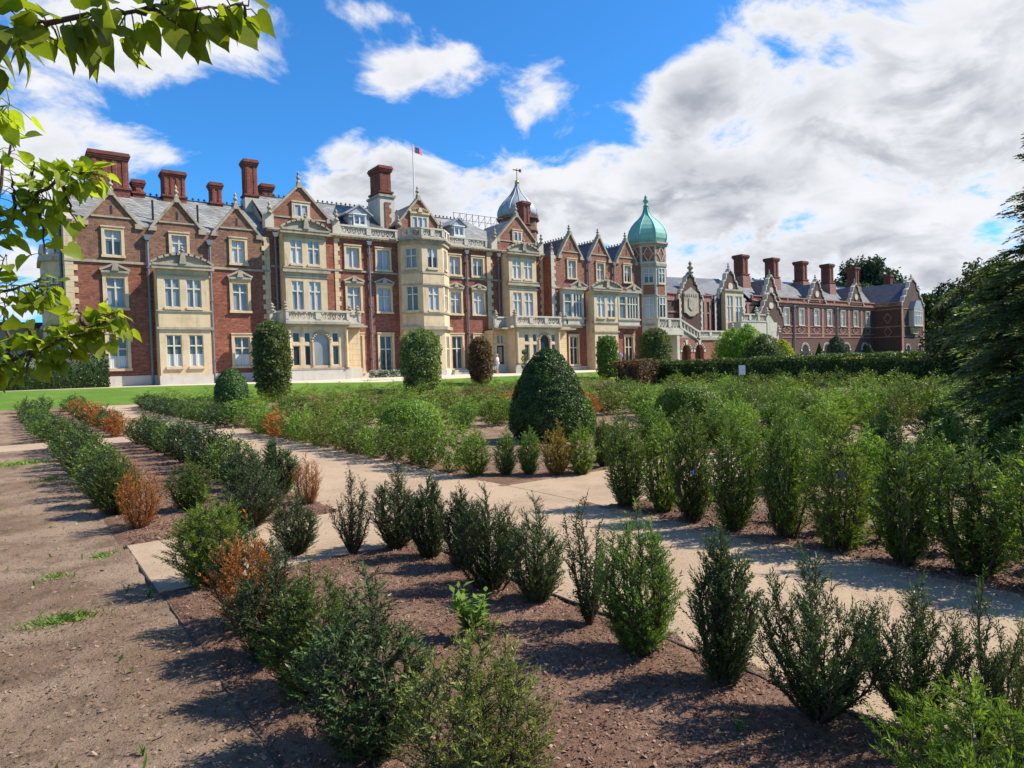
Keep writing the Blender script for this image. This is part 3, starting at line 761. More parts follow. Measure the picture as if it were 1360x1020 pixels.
window(H, Fr((0, 51.28)), 27.7, 29.15, 13.75, 14.75, 'pane_blind', 3, None, .16, True, None, .1, rec=-.04)
pediment(H, Fr((0, 51.28)), 27.5, 29.35, 14.98, 15.6, .2, True, 'stone')
for x in (26.35, 30.5): finial(H, x, 51.2, 13.9, .8, .18)

# roof of the middle range
slope(H, [(15.9, 51.4, 12.55), (40.5, 51.4, 12.55), (37.0, 57.0, 16.35), (15.9, 57.0, 16.35)], 'slate_lt')
slope(H, [(40.5, 62.6, 12.55), (15.9, 62.6, 12.55), (15.9, 57.0, 16.35), (37.0, 57.0, 16.35)], 'slate_lt')
slope(H, [(40.5, 51.4, 12.55), (40.5, 62.6, 12.55), (37.0, 57.0, 16.35)], 'slate_lt')
MB().add([(15.88, 51.4, 11.9), (15.88, 62.6, 11.9), (15.88, 57.0, 16.3)], [(0, 1, 2)]).build('roof_end_wall', M['stone_grey'], H)
slope(H, [(22.3, 51.5, 12.7), (26.0, 51.5, 12.7), (26.0, 55.3, 15.3), (22.3, 55.3, 15.3)], 'slate_dk', .05, 'slate_patch')
cresting(H, (16.0, 57, 16.35), (36.6, 57, 16.35))
dormer(H, 23.7, 53.1, 12.9, 14.75, 15.55, 1.12, 13.95, 14.7); dormer(H, 33.5, 53.1, 12.9, 14.8, 15.5, .9, 13.95, 14.7)
MB().box(25.9, 27.3, 53.6, 56.0, 13.0, 16.75).build('chimney_base', M['stone_pale'], H)
quoins(H, Fr((0, 53.59)), 26.35, 26.95, 13.4, 16.3, 1, .4, 'brick_new', 'brick_quoins')
MB().box(25.8, 27.4, 53.5, 56.1, 16.75, 16.95).build('moulding', M['stone_grey'], H)
chimney(H, 26.0, 27.2, 53.7, 55.9, 16.95, 19.4, 2, 3, 17.15)
chimney(H, 17.0, 18.0, 57.2, 58.6, 15.5, 17.4, 2, 2, 16.4)
chimney(H, 42.2, 43.2, 54.5, 55.5, 13.0, 18.45, 2, 2, 16.2)
rl = MB()
for k in range(9):
    u = 35.6 + k * .75; rl.tube([(u, 57.2, 16.0), (u, 57.2, 17.2)], .035, 4)
    if k < 8: rl.tube([(u, 57.2, 16.05), (u + .75, 57.2, 17.1)], .025, 4)
rl.tube([(35.6, 57.2, 17.15), (41.6, 57.2, 17.15)], .03, 4); rl.tube([(35.6, 57.2, 16.5), (41.6, 57.2, 16.5)], .03, 4)
rl.build('roof_railing', M['pipe'], H)

# lead-domed turret behind
tw = MB().lathe(44.25, 58, [(2.1, 11), (2.1, 16.0), (2.25, 16.05), (2.25, 16.3), (2.1, 16.35), (2.1, 17.2), (2.4, 17.35), (2.4, 17.6)], 8, math.pi / 8).build('turret', M['brick_up'], H)
prof = [(2.15, 17.6), (2.22, 18.0), (2.15, 18.4), (1.95, 18.85), (1.6, 19.3), (1.15, 19.75), (.75, 20.2), (.45, 20.65), (.25, 21.0), (.18, 21.3)]
MB().lathe(44.25, 58, prof, 24).build('dome', M['lead'], tw, True)
rb = MB()
for k in range(12):
    a = 2 * math.pi * k / 12; rb.tube([(44.25 + (r + .01) * math.cos(a), 58 + (r + .01) * math.sin(a), z) for r, z in prof], .05, 4)
rb.build('dome_ribs', M['lead'], tw)
MB().lathe(44.25, 58, [(.05, 21.2), (.2, 21.35), (.27, 21.5), (.2, 21.65), (.05, 21.8)], 10).build('gilded_ball', M['gold'], tw, True)
MB().tube([(44.25, 58, 21.8), (44.25, 58, 23.0)], .04, 5).box(43.75, 44.75, 57.97, 58.03, 22.75, 22.85).box(44.55, 44.85, 57.97, 58.03, 22.65, 22.98).build('weathervane', M['iron'], tw)

# flag on its pole
fp = MB().tube([(30.6, 56, 15.2), (30.6, 56, 22.7)], [.07, .05], 8).build('flagpole', M['white_frame'], H)
fg = MB(); n = 8
for i in range(n):
    a, b = i / n, (i + 1) / n
    f = lambda t: (30.65 + t * .95, 56 + .10 * math.sin(t * 7), 22.6 - .35 * t)
    p, q = f(a), f(b); fg.add([p, q, (q[0], q[1], q[2] - .55), (p[0], p[1], p[2] - .55)], [(0, 1, 2, 3)])
M['flag'], nt, pb, _o = newmat('red_flag_cloth')
g = N(nt, 'ShaderNodeNewGeometry'); k = noi(nt, g.outputs['Position'], 2.6, 2)
link(nt, mixc(nt, sstep(nt, k, .48, .56), (0.55, .10, .08), (.30, .22, .38)), pb.inputs['Base Color'])
fg.build('flag', M['flag'], fp)

# --- right block, standing forward
VR = 49.75; FR_ = Fr((0, VR)); hr, hr2 = [], []
for c, z0, z1 in ((44.4, 10.2, 11.9), (48.27, 10.2, 11.9), (52.2, 10.2, 11.9)): window(H, FR_, c - .48, c + .48, z0, z1, 'pane_blind', 2, .62, .16, True, hr)
window(H, FR_, 43.85, 44.95, 1.7, 4.45, 'pane_dark', 2, .6, .14, True, hr2); window(H, FR_, 51.6, 52.8, 1.7, 4.45, 'pane_dark', 2, .6, .14, True, hr2)
MB().wall(FR_, 41.75, 54.4, ZT, 9.2, hr2).build('wall', M['brick_low'], H)
MB().wall(FR_, 41.75, 54.4, 9.2, 12.2, hr).build('upper_wall', M['brick_new'], H)
FRS = Fr((41.75, VR), (0, -1))
MB().wall(FRS, -1.25, 0, ZT, 12.2, []).build('return_wall', M['brick_low'], H)
quoins(H, FR_, 41.75, 42.3, 1.5, 12.6, 1, mat='stone_pale', out=.06)
finial(H, 42.0, 49.9, 12.6, .9, .2)
MB().fbox(FR_, 41.8, 54.3, 0, .08, 9.1, 9.26).build('string_course', M['stone_grey'], H)
MB().fbox(FR_, 41.8, 54.3, 0, .07, ZT - .3, 1.5).build('plinth', M['plinth'], H)
for c in (44.3, 48.2, 52.15):
    gable(H, FR_, c, 1.46, 12.2, 14.5, 'brick_new', fin=.75, roof_back=0)
    MB().fprism(FR_, [(c - 1.9, 12.2), (c + 1.9, 12.2), (c, 14.15)], -9.5, -.36).build('gable_roof', M['slate_dk'], H)
    cresting(H, (c, 50.4, 14.15), (c, 58.5, 14.15))
pipe(H, FR_, 46.5, ZT, 12.0); pipe(H, FR_, 50.1, 9.3, 11.8)
def oriel(a0, a1, wins, pc):
    f = Fr((0, VR - .5)); hs = []
    for b0, b1, nx in wins: window(H, f, b0, b1, 6.3, 8.6, 'pane_curt', nx, .66, 0, False, hs, .05)
    m = MB().wall(f, a0, a1, 5.55, 9.0, hs, .2); m.fbox(f, a0, a0 + .02, -.5, 0, 5.55, 9.0); m.fbox(f, a1 - .02, a1, -.5, 0, 5.55, 9.0)
    m.fbox(f, a0 + .15, a1 - .15, -.5, -.12, 5.3, 5.55); m.build('oriel_wall', M['stone_pale'], H)
    for z0, z1, o in ((6.12, 6.28, .1), (8.98, 9.16, .2), (5.5, 5.62, .08)): MB().fbox(f, a0 - o, a1 + o, -.3, o, z0, z1).build('moulding', M['stone_grey'], H)
    pediment(H, f, pc - 1.1, pc + 1.1, 9.16, 9.95, .2)
oriel(42.75, 45.45, ((42.95, 43.85, 1), (44.1, 45.25, 3)), 44.75); oriel(50.25, 53.4, ((50.45, 51.35, 1), (51.6, 53.2, 4)), 52.45)
f2 = Fr((0, 48.55))
bay_front(H, f2, 46.15, 49.45, 5.0, 8.95, [(46.56, 47.61, 6.3, 8.45), (48.0, 49.08, 6.3, 8.45)])
bay_front(H, f2, 46.15, 49.45, ZT - .3, 5.0, [(46.56, 47.6, 1.7, 4.45), (48.0, 49.08, 1.7, 4.45)], panes='pane_dark')
for z0, z1, o in ((4.8, 4.95, .1), (5.72, 5.85, .1), (8.9, 9.1, .3), (8.55, 8.64, .05)): MB().fbox(f2, 46.15 - o, 49.45 + o, -.3, o, z0, z1).build('moulding', M['stone_grey'], H)
pediment(H, Fr((0, 48.5)), 45.75, 49.85, 9.1, 10.1, .3, True); finial(H, 47.8, 48.4, 9.95, .65, .2)
MB().box(41.75, 58, 58.3, 60, ZT, 12.3).build('back_wall', M['brick_low'], H)

# --- the tower with the green copper dome
TC = (56.2, 50.5); TA = 1.9; tR = TA / math.cos(math.pi / 8)
tower = MB().lathe(TC[0], TC[1], [(tR, ZT), (tR, 14.2)], 8, math.pi / 8).build('tower', M['stone_pale'], H)
L8 = 2 * TA * math.tan(math.pi / 8)
for k in range(8):
    ang = math.pi / 8 + k * math.pi / 4      # corner angle; facet runs from corner k to k+1
    a = (TC[0] + tR * math.cos(ang), TC[1] + tR * math.sin(ang)); b = (TC[0] + tR * math.cos(ang + math.pi / 4), TC[1] + tR * math.sin(ang + math.pi / 4))
    fr = Fr(a, (b[0] - a[0], b[1] - a[1]))
    # outward normal must point away from the tower axis
    MB().fbox(fr, .2, L8 - .2, 0, .03, 8.95, 9.95).build('brick_panel', M['brick_new'], tower)
    MB().fbox(fr, .16, L8 - .16, 0, .03, 12.5, 14.05).build('brick_panel', M['brick_new'], tower)
    lt = MB(); c = L8 / 2
    for s in (-1, 1):
        lt.fprism(fr, [(c + s * .0, 14.05), (c + s * .09, 14.05), (c + s * .50, 13.3), (c + s * .41, 13.3)][::s], .03, .09)
        lt.fprism(fr, [(c + s * .41, 13.24), (c + s * .50, 13.24), (c + s * .09, 12.5), (c, 12.5)][::s], .03, .09)
        lt.fbox(fr, c + s * .5 - .05, c + s * .62 , .03, .09, 13.2, 13.34) if s > 0 else lt.fbox(fr, c - .62, c - .45, .03, .09, 13.2, 13.34)
    lt.build('lattice', M['stone_pale'], tower)
    for z0, z1 in ((6.45, 8.65), (10.15, 11.75)):
        window(tower, fr, c - .5, c + .5, z0, z1, 'pane_blind', 2, .64, 0, True, None, .06, rec=-.02)
def ring(r, z0, z1, mat, nm): return MB().lathe(TC[0], TC[1], [(r, z0), (r, z1)], 8, math.pi / 8).build(nm, M[mat], tower)
ring(tR + .10, 5.6, 5.8, 'stone_grey', 'moulding'); ring(tR + .08, 8.75, 8.88, 'stone_grey', 'moulding'); ring(tR + .12, 11.95, 12.25, 'stone_grey', 'moulding'); ring(tR + .08, 12.25, 12.4, 'stone_pale', 'moulding')
ring(tR + .15, 14.2, 14.35, 'stone_grey', 'moulding'); ring(tR + .32, 14.35, 14.55, 'stone_grey', 'moulding')
dp = [(2.10, 14.55), (2.24, 15.0), (2.22, 15.5), (2.05, 16.0), (1.75, 16.5), (1.35, 16.95), (.95, 17.3), (.62, 17.65), (.42, 18.0), (.30, 18.4), (.24, 18.8)]
dome = MB().lathe(TC[0], TC[1], dp, 8, math.pi / 8).build('copper_dome', M['copper'], tower)
sm = MB()
for k in range(8):
    a = math.pi / 8 + k * math.pi / 4
    sm.tube([(TC[0] + r * math.cos(a), TC[1] + r * math.sin(a), z) for r, z in dp], .05, 4)
sm.build('dome_ribs', M['copper'], dome)
MB().lathe(TC[0], TC[1], [(.30, 18.7), (.34, 18.8), (.2, 18.9), (.16, 19.1), (.3, 19.25), (.3, 19.45), (.14, 19.6), (.2, 19.72), (.05, 20.0)], 8).build('finial', M['copper'], dome, True)

# low stone wing past the left end
MB().box(-9, 2.0, 57.5, 63, ZT, 5.3).build('low_wing', M['stone_grey'], H); MB().box(-9.3, 2.1, 57.2, 63.3, 5.3, 5.7).build('low_wing_roof', M['iron'], H)
# door step below the middle french window
for k in range(2): MB().box(30.9 - .3 * k, 33.2 + .3 * k, 50.2 - .35 * k, 50.9, ZT, 1.5 - .2 * k).build('step', M['stone_pale'], H)

# ------------------------------------------------------------------ dark brick wing, far right
wing = thing('brick_wing', (92.0, 51.0, ZT), 'low dark brown brick wing with patterned walls, curved gables and five tall chimneys', 'building')
K = wing
FW = Fr((0, 51.0)); hw = []
for i, c in enumerate((83.95, 87.66, 91.56, 95.03, 98.87, 102.66, 106.39)):
    window(K, FW, c - .55, c + .55, 6.25, 8.35, 'pane_lace' if i < 5 else 'pane_dark', 2, .66, .14, True, hw, .08, 'white_frame', 'stone_pale')
MB().wall(FW, 57.5, 76.2, ZT, 8.9, []).build('hall_wall', M['brick_carr'], K)
MB().wall(FW, 76.2, 108.6, ZT, 9.2, hw).build('wall', M['brick_carr'], K)
bands = MB()
for z in (4.45, 6.0, 4.95): bands.fbox(FW, 76.2, 108.6, 0, .06, z, z + .13)
bands.fbox(FW, 76.2, 108.6, 0, .07, 8.7, 9.0)
for u in (81.8, 85.8, 89.5, 93.3, 97.0, 100.7, 104.5): bands.fbox(FW, u - .28, u + .28, 0, .045, 4.6, 8.7)
for u in (84, 87.6, 91.5, 95, 98.8, 102.6, 106.4):
    for (a, b) in (((u - .9, 5.45), (u, 6.0)), ((u, 6.0), (u + .9, 5.45)), ((u - .9, 5.45), (u, 4.95)), ((u, 4.95), (u + .9, 5.45))):
        bands.fprism(FW, [a, b, (b[0], b[1] + .16), (a[0], a[1] + .16)], 0, .05)
bands.build('banding', M['brick_trim'], K)
for u in (85.7, 97.0): pipe(K, FW, u, ZT, 8.6)
cornice(K, FW, 76.2, 108.6, 9.05, 9.3, .3, False, 'brick_trim')
balustrade(K, FW, 76.2, 108.6, 9.3, 9.95, .05, .25, 4.0, True, 'brick_trim', 'parapet')
# arcade openings of the ground storey
for u in (83, 88.5, 94.2, 99.9, 105.4):
    n = 10; r = .85; ap = [(u + r * math.cos(math.pi * k / n), 2.7 + r * math.sin(math.pi * k / n)) for k in range(n + 1)]
    w = MB().fstrip(FW, ap[::-1], .28, 0, .1).build('window', M['stone_pale'], K)
    MB().fprism(FW, [(u - r, 1.2), (u + r, 1.2)] + ap, 0, .03).build('pane', M['pane_dark'], w)

def curved_gable(par, fr, c, half, z0, zp, brick='brick_carr', oval=True, thick=.4, fin=.8, roof=0, trim='stone_pale'):
    H_ = zp - z0
    L = [(-1.0, 0), (-1.0, .10), (-.86, .14), (-.80, .30), (-.62, .36), (-.56, .56), (-.36, .64), (-.30, .84), (-.12, .90), (0, 1.0)]
    pts = [(c + x * half, z0 + z * H_) for x, z in L]; pts += [(2 * c - a, z) for a, z in pts[-2::-1]]
    MB().fprism(fr, pts, -thick, 0).build('gable_wall', M[brick], par)
    MB().fstrip(fr, pts, .16, -thick - .05, .12).build('coping', M[trim], par)
    if oval:
        m = MB(); n = 14; a, b = half * .2, H_ * .13
        el = [(c + a * math.cos(2 * math.pi * k / n), z0 + H_ * .42 + b * math.sin(2 * math.pi * k / n)) for k in range(n)]
        m.fprism(fr, el, 0, .1); m.build('oval_plaque', M['stone_pale'], par)
    if fin: p = fr.p(c, -.2, 0); finial(par, p[0], p[1], zp + .05, fin, .18)
    if roof: MB().fprism(fr, [(c - half * .9, z0), (c + half * .9, z0), (c, zp - .5)], -thick - roof, -thick).build('gable_roof', M['slate_gl'], par)
for c, h in ((80.4, 1.85), (91.7, 2.3), (102.8, 2.2)): curved_gable(K, Fr((0, 50.95)), c, h, 9.2, 12.65, roof=3.5)
slope(K, [(76.2, 51.3, 9.5), (112, 51.3, 9.5), (114, 55, 12.8), (76.2, 55, 12.8)], 'slate_gl'); slope(K, [(112, 58.7, 9.5), (76.2, 58.7, 9.5), (76.2, 55, 12.8), (114, 55, 12.8)], 'slate_gl')
for u0, u1, zt in ((76.9, 79.9, 15.5), (83.9, 87.2, 15.6), (91.2, 94.7, 15.65), (98.5, 102.2, 15.75), (106.2, 110.2, 15.75)):
    uc = (u0 + u1) / 2; MB().box(uc - .85, uc + .85, 53.15, 54.85, 10.5, 12.75).build('chimney_base', M['brick_trim'], K)
    chimney(K, uc - .8, uc + .8, 53.3, 54.75, 12.75, zt, 2, 2, 12.95)
chimney(K, 119.5, 120.7, 53.4, 54.6, 12, 15.2, 2, 2, 13.2)
# pavilion at the far end, coming forward
FP = Fr((0, 47.0)); FPS = Fr((108.6, 47.0), (0, -1))
MB().wall(FPS, -4.0, 0, ZT, 9.2, []).build('return_wall', M['brick_carr'], K)
b2 = MB()
for z in (4.45, 6.0, 8.7): b2.fbox(FPS, -4, 0, 0, .06, z, z + .16)
for zc in (7.3, 5.2):
    for (a, b) in (((-2.6, zc), (-2, zc + .75)), ((-2, zc + .75), (-1.4, zc)), ((-2.6, zc), (-2, zc - .75)), ((-2, zc - .75), (-1.4, zc))):
        b2.fprism(FPS, [a, b, (b[0], b[1] + .18), (a[0], a[1] + .18)], 0, .05)
b2.build('banding', M['brick_trim'], K)
MB().wall(FP, 108.6, 116.4, ZT, 9.2, []).build('pavilion_wall', M['brick_carr'], K)
b3 = MB()
for z in (4.45, 6.0, 8.7): b3.fbox(FP, 108.6, 116.4, 0, .06, z, z + .16)
b3.fbox(FP, 108.6, 109.2, 0, .05, ZT, 8.7); b3.fbox(FP, 115.8, 116.4, 0, .05, ZT, 8.7); b3.build('banding', M['brick_trim'], K)
balustrade(K, FPS, -4, 0, 9.2, 9.8, .05, .2, 2, True, 'brick_trim', 'parapet')
curved_gable(K, FP, 112.5, 3.7, 9.2, 13.5, oval=False, fin=.7)
fo = Fr((0, 46.3)); window(K, fo, 111.3, 113.9, 6.2, 8.4, 'pane_lace', 4, .66, .18, True, None, .05, 'white_frame', 'stone_pale', rec=-.02)
MB().fbox(fo, 111.1, 114.1, -.7, -.01, 6.0, 8.6).build('oriel_wall', M['stone_pale'], K)
MB().fprism(fo, [(111.0, 8.7), (114.2, 8.7), (113.3, 10.0), (111.9, 10.0)], -.7, .1).build('oriel_roof', M['lead'], K)
MB().fprism(FP, [(111.4, 5.9), (113.8, 5.9), (113.4, 4.9), (111.8, 4.9)][::-1], 0, .35).build('oriel_corbel', M['stone'], K)
slope(K, [(108.7, 47.3, 9.4), (112.5, 47.3, 13.0), (112.5, 58, 13.0), (108.7, 58, 9.4)][::-1], 'slate_dk'); slope(K, [(116.3, 47.3, 9.4), (116.3, 58, 9.4), (112.5, 58, 13.0), (112.5, 47.3, 13.0)], 'slate_dk')
for u in (110.6, 114.6):
    n = 8; r = .6; ap = [(u + r * math.cos(math.pi * k / n), 2.6 + r * math.sin(math.pi * k / n)) for k in range(n + 1)]
    w = MB().fstrip(FP, ap[::-1], .2, 0, .1).build('window', M['stone_pale'], K); MB().fprism(FP, [(u - r, 1.3), (u + r, 1.3)] + ap, 0, .03).build('pane', M['pane_dark'], w)
MB().box(108.6, 116.4, 57.5, 58.5, ZT, 9.3).box(57.5, 108.6, 58.6, 59.0, ZT, 9.3).build('back_wall', M['brick_carr'], K)
# hall with two shaped gables between tower and wing
fh = Fr((0, 50.7))
MB().fbox(fh, 61.6, 65.8, -.35, 0, ZT, 8.9).build('gable_wall', M['brick_carr'], K); curved_gable(K, fh, 63.65, 2.1, 8.9, 11.9, oval=False, fin=0)
quoins(K, fh, 61.6, 61.95, 5, 9.0, 1, mat='stone_pale'); quoins(K, fh, 65.4, 65.8, 5, 9.0, -1, mat='stone_pale')
finial(K, 63.6, 50.6, 11.9, 1.5, .42, name='urn')
co = MB(); co.fprism(fh, [(62.35, 7.3), (64.95, 7.3), (64.95, 9.6), (64.3, 9.9), (63.65, 10.3), (63.0, 9.9), (62.35, 9.6)], 0, .12)
co.fprism(fh, [(62.6, 7.3), (63.3, 6.9), (64.0, 6.9), (64.7, 7.3)], 0, .16); co.fprism(fh, [(63.1, 8.0), (63.65, 7.55), (64.2, 8.0), (64.2, 9.0), (63.1, 9.0)], .12, .2)
for k in range(6): co.fprism(fh, [(62.5 + k * .4, 9.2), (62.7 + k * .4, 9.2), (62.75 + k * .4, 9.5), (62.45 + k * .4, 9.5)], .12, .17)
co.build('carved_panel', M['stone_grey'], K)
MB().fbox(fh, 68.1, 74.3, -.35, 0, ZT, 9.2).build('gable_wall', M['brick_carr'], K); curved_gable(K, fh, 71.25, 2.3, 9.2, 12.8, oval=True, fin=.9)
for a in (68.1, 73.9): quoins(K, fh, a, a + .4, 4.5, 9.4, 1, mat='stone_pale')
fb = Fr((0, 50.1)); hb = []
for b0, b1 in ((69.75, 70.9), (71.45, 72.75)): window(K, fb, b0, b1, 6.3, 9.5, 'pane_lace', 2, .6, 0, False, hb, .05)
m = MB().wall(fb, 69.4, 73.1, 4.2, 10.1, hb, .2); m.fbox(fb, 69.4, 69.42, -.6, 0, 4.2, 10.1); m.fbox(fb, 73.08, 73.1, -.6, 0, 4.2, 10.1); m.fbox(fb, 69.42, 73.08, -.6, -.02, 10.0, 10.1); m.build('bay_wall', M['stone'], K)
MB().fbox(fb, 69.25, 73.25, -.3, .15, 10.1, 10.3).build('moulding', M['stone_grey'], K)
curved_gable(K, Fr((0, 50.0)), 78.8, 2.5, 7.2, 10.4, fin=.7); MB().box(76.2, 81.3, 49.98, 50.9, ZT, 7.2).build('wall', M['brick_carr'], K)
pl = MB()
for u in (59.3, 66.6, 67.6, 75.2): pl.fbox(FW, u - .25, u + .25, 0, .1, ZT, 8.9)
pl.fbox(FW, 57.5, 76.2, 0, .08, 7.3, 7.5); pl.fbox(FW, 57.5, 76.2, 0, .08, 8.7, 8.95); pl.build('pilasters', M['brick_trim'], K)
balustrade(K, FW, 57.6, 61.6, 8.95, 9.6, .05, .2, 2, True, 'brick_trim', 'parapet'); balustrade(K, FW, 65.8, 68.1, 8.95, 9.6, .05, .2, 2, True, 'brick_trim', 'parapet')
slope(K, [(59.5, 51.4, 9.2), (76.2, 51.4, 9.2), (76.2, 56, 12.6), (63.6, 56, 12.2)], 'slate_dk'); slope(K, [(59.5, 60, 9.2), (59.5, 51.4, 9.2), (63.6, 56, 12.2)], 'slate_dk')
slope(K, [(64.6, 51.2, 9.3), (67.8, 51.2, 9.3), (67.8, 53.6, 11.4), (64.6, 53.6, 11.4)], 'slate_gl', .06, 'slate_patch')

# ------------------------------------------------------------------ stone garden staircase in front of the hall
stair = thing('garden_staircase', (60, 46.8, ZT), 'pale stone outdoor staircase with pierced balustrades over a red brick arcade beside the domed tower', 'staircase')
fs = Fr((0, 47.0))
hs = []
m = MB(); arches = (58.1, 60.3)
for u in arches: hs.append((u - .75, u + .75, ZT, 3.5))
m.wall(fs, 56.7, 66.5, ZT - .2, 4.2, hs, .5)
for u in arches:
    n = 10; r = .75; ap = [(u + r * math.cos(math.pi * k / n), 2.75 + r * math.sin(math.pi * k / n)) for k in range(n + 1)]
    for k in range(n):
        p, q = ap[k], ap[k + 1]; m.fprism(fs, [p, q, (q[0], 3.5), (p[0], 3.5)], -.5, -.003)
m.build('arcade_wall', M['brick_new'], stair)
for u in arches:
    n = 10; r = .75; ap = [(u + r * math.cos(math.pi * k / n), 2.75 + r * math.sin(math.pi * k / n)) for k in range(n + 1)]
    MB().fstrip(fs, ap[::-1], .25, 0, .08).fprism(fs, [(u - .15, 3.45), (u + .15, 3.45), (u + .22, 3.95), (u - .22, 3.95)], 0, .12).build('arch_moulding', M['stone_pale'], stair)
MB().fbox(fs, 56.7, 66.5, -1.2, -.6, ZT, 4.0).build('back_wall', M['brick_carr'], stair)
MB().fbox(fs, 53.6, 57.6, -1.6, .1, 4.5, 5.1).fbox(fs, 56.6, 57.0, -1.2, 0.05, ZT, 4.5).fbox(fs, 54.0, 54.4, -1.2, 0.05, ZT, 4.5).build('landing', M['stone_pale'], stair)
balustrade(stair, fs, 53.6, 57.2, 5.1, 6.25, .1, .25, 1.8)
MB().fprism(fs, [(57.0, 4.2), (60.6, 4.2), (60.6, 4.35), (57.2, 6.25), (57.2, 5.1)], -1.6, 0.0).build('flight_wall', M['stone_grey'], stair)
st = MB(); 
for k in range(6):
    u = 57.25 + k * .52; z = 5.75 - k * .24
    st.fprism(fs, [(u, z - .55), (u + .10, z - .60), (u + .10, z + .28), (u, z + .33)], -.2, .1)
st.fprism(fs, [(57.0, 6.1), (60.3, 4.72), (60.3, 4.92), (57.0, 6.3)], -.28, .14); st.fprism(fs, [(57.0, 5.25), (60.3, 3.9), (60.3, 4.1), (57.0, 5.45)], -.2, .12)
st.build('raking_balustrade', M['stone_pale'], stair)
MB().fbox(fs, 59.8, 68.2, -1.6, .12, 3.95, 4.25).build('cornice', M['stone_grey'], stair)
balustrade(stair, fs, 60.2, 68.2, 4.25, 5.0, .1, .22, 2.2)
MB().fbox(fs, 68.0, 75.4, -1.8, 0, ZT, 6.1).build('upper_landing', M['stone_pale'], stair)
balustrade(stair, fs, 68.0, 73.2, 6.1, 7.05, .06, .25, 1.7)
n = 8; cv = [(73.2 + 2.4 * k / n, 7.05 - 2.4 * (1 - math.cos(math.pi / 2 * k / n))) for k in range(n + 1)]
MB().fprism(fs, [(73.2, 4.0), (75.6, 4.0)] + cv[::-1], -.3, .06).build('curved_flight_wall', M['stone_pale'], stair)
for u, z in ((66.3, 5.0), (68.2, 7.05), (73.2, 7.05), (75.6, 4.9), (71, 7.05)): finial(stair, u, 46.95, z, .9, .3, 'stone_pale', 'urn')

# ------------------------------------------------------------------ ground
M['grass'] = mat_ground('mown_grass', [(0.085, 0.16, 0.018), (0.14, 0.22, 0.03), (0.06, 0.11, 0.015)], [(0.6, .4, .65, .7), (6, .5, .7, .5)], bump=.6, bumpscale=90)
M['field'] = mat_ground('rough_grass', [(0.06, 0.10, 0.02), (0.10, 0.13, 0.03)], [(0.2, .4, .65, .7)])
M['soil'] = mat_ground('dry_bare_soil', [(0.200, 0.128, 0.080), (0.33, 0.232, 0.155), (0.105, 0.064, 0.040), (0.055, 0.034, 0.021)], [(0.9, .40, .62, .85), (3.5, .48, .66, .6), (28, .56, .68, .7)], bump=1.0, bumpscale=45, bdist=.03)
M['bed'] = mat_ground('mulched_soil', [(0.190, 0.105, 0.067), (0.28, 0.168, 0.113), (0.080, 0.042, 0.027), (0.29, 0.19, 0.13)], [(1.6, .42, .62, .8), (22, .5, .64, .7), (60, .58, .7, .6)], bump=1.0, bumpscale=55, bdist=.03)
M['gravel'] = mat_ground('path_gravel', [(0.38, 0.275, 0.180), (0.27, 0.185, 0.120), (0.45, 0.345, 0.245), (0.17, 0.115, 0.075), (0.24, 0.16, 0.11)], [(0.9, .42, .66, .7), (70, .5, .62, .6), (110, .57, .67, .7), (2.6, .55, .72, .55)], bump=.6, bumpscale=180, bdist=.008)
M['drive'] = mat_ground('pale_gravel', [(0.55, 0.47, 0.36), (0.47, 0.39, 0.29)], [(0.8, .4, .6, .6)])
M['chip'] = mat_leaf('bark_chips', (0.075, 0.04, 0.027), (0.30, 0.19, 0.14), 0.0, .9, 0)
M['sprout'] = mat_leaf('sprouting_weeds', (0.08, 0.12, 0.02), (0.22, 0.32, 0.06), 0.2, .6, 0)
M['stonechip'] = mat_plain('soil_clods', (0.24, 0.16, 0.11), .95, 0, .5, 40)

def grid_mesh(name, us, vs, zf, mat, keep=None, parent=None):
    nu, nv = len(us), len(vs); V = [(u, v, zf(u, v)) for v in vs for u in us]; F = []
    for j in range(nv - 1):
        for i in range(nu - 1):
            if keep is None or keep((us[i] + us[i + 1]) / 2, (vs[j] + vs[j + 1]) / 2):
                F.append((j * nu + i, j * nu + i + 1, (j + 1) * nu + i + 1, (j + 1) * nu + i))
    me = bpy.data.meshes.new(name); me.from_pydata(V, [], F); me.materials.append(mat)
    me.polygons.foreach_set('use_smooth', [True] * len(F)); me.update()
    o = bpy.data.objects.new(name, me); COL.objects.link(o); return o

def rng_(a, b, s):
    n = max(1, round((b - a) / s)); return [a + (b - a) * k / n for k in range(n)]

us = [-2500, -900, -300, -100, -40, -20] + rng_(-12, 80, 4) + [80, 100, 130, 200, 400, 900, 2500]
vs = [-2500, -900, -300, -100, -40, -12, -6] + rng_(0, 34, 6) + rng_(34, 46, 1) + [46, 48.5, 60, 80, 130, 300, 900, 2500]
structure(grid_mesh('ground', us, vs, lambda u, v: gz(v) - .12, M['field']))
PATHS = [(2.95, 5.3, -6, 38.2), (0.78, 2.95, 5.58, 7.38), (5.3, 34, 5.45, 7.35), (-12, 2.95, 19.35, 21.25), (5.3, 34, 19.35, 21.25)]
def in_path(u, v): return any(a < u < b and c < v < d for a, b, c, d in PATHS)
BEDS = [(0.82, 2.95, -4, 5.58), (0.75, 2.95, 7.38, 19.35), (0.3, 2.95, 21.25, 38.2), (5.3, 6.15, -4, 5.45), (5.3, 36, 7.35, 8.2), (5.3, 6.2, 7.35, 19.35), (5.3, 36, 21.25, 38.2)]
def in_bed(u, v): return any(a < u < b and c < v < d for a, b, c, d in BEDS)
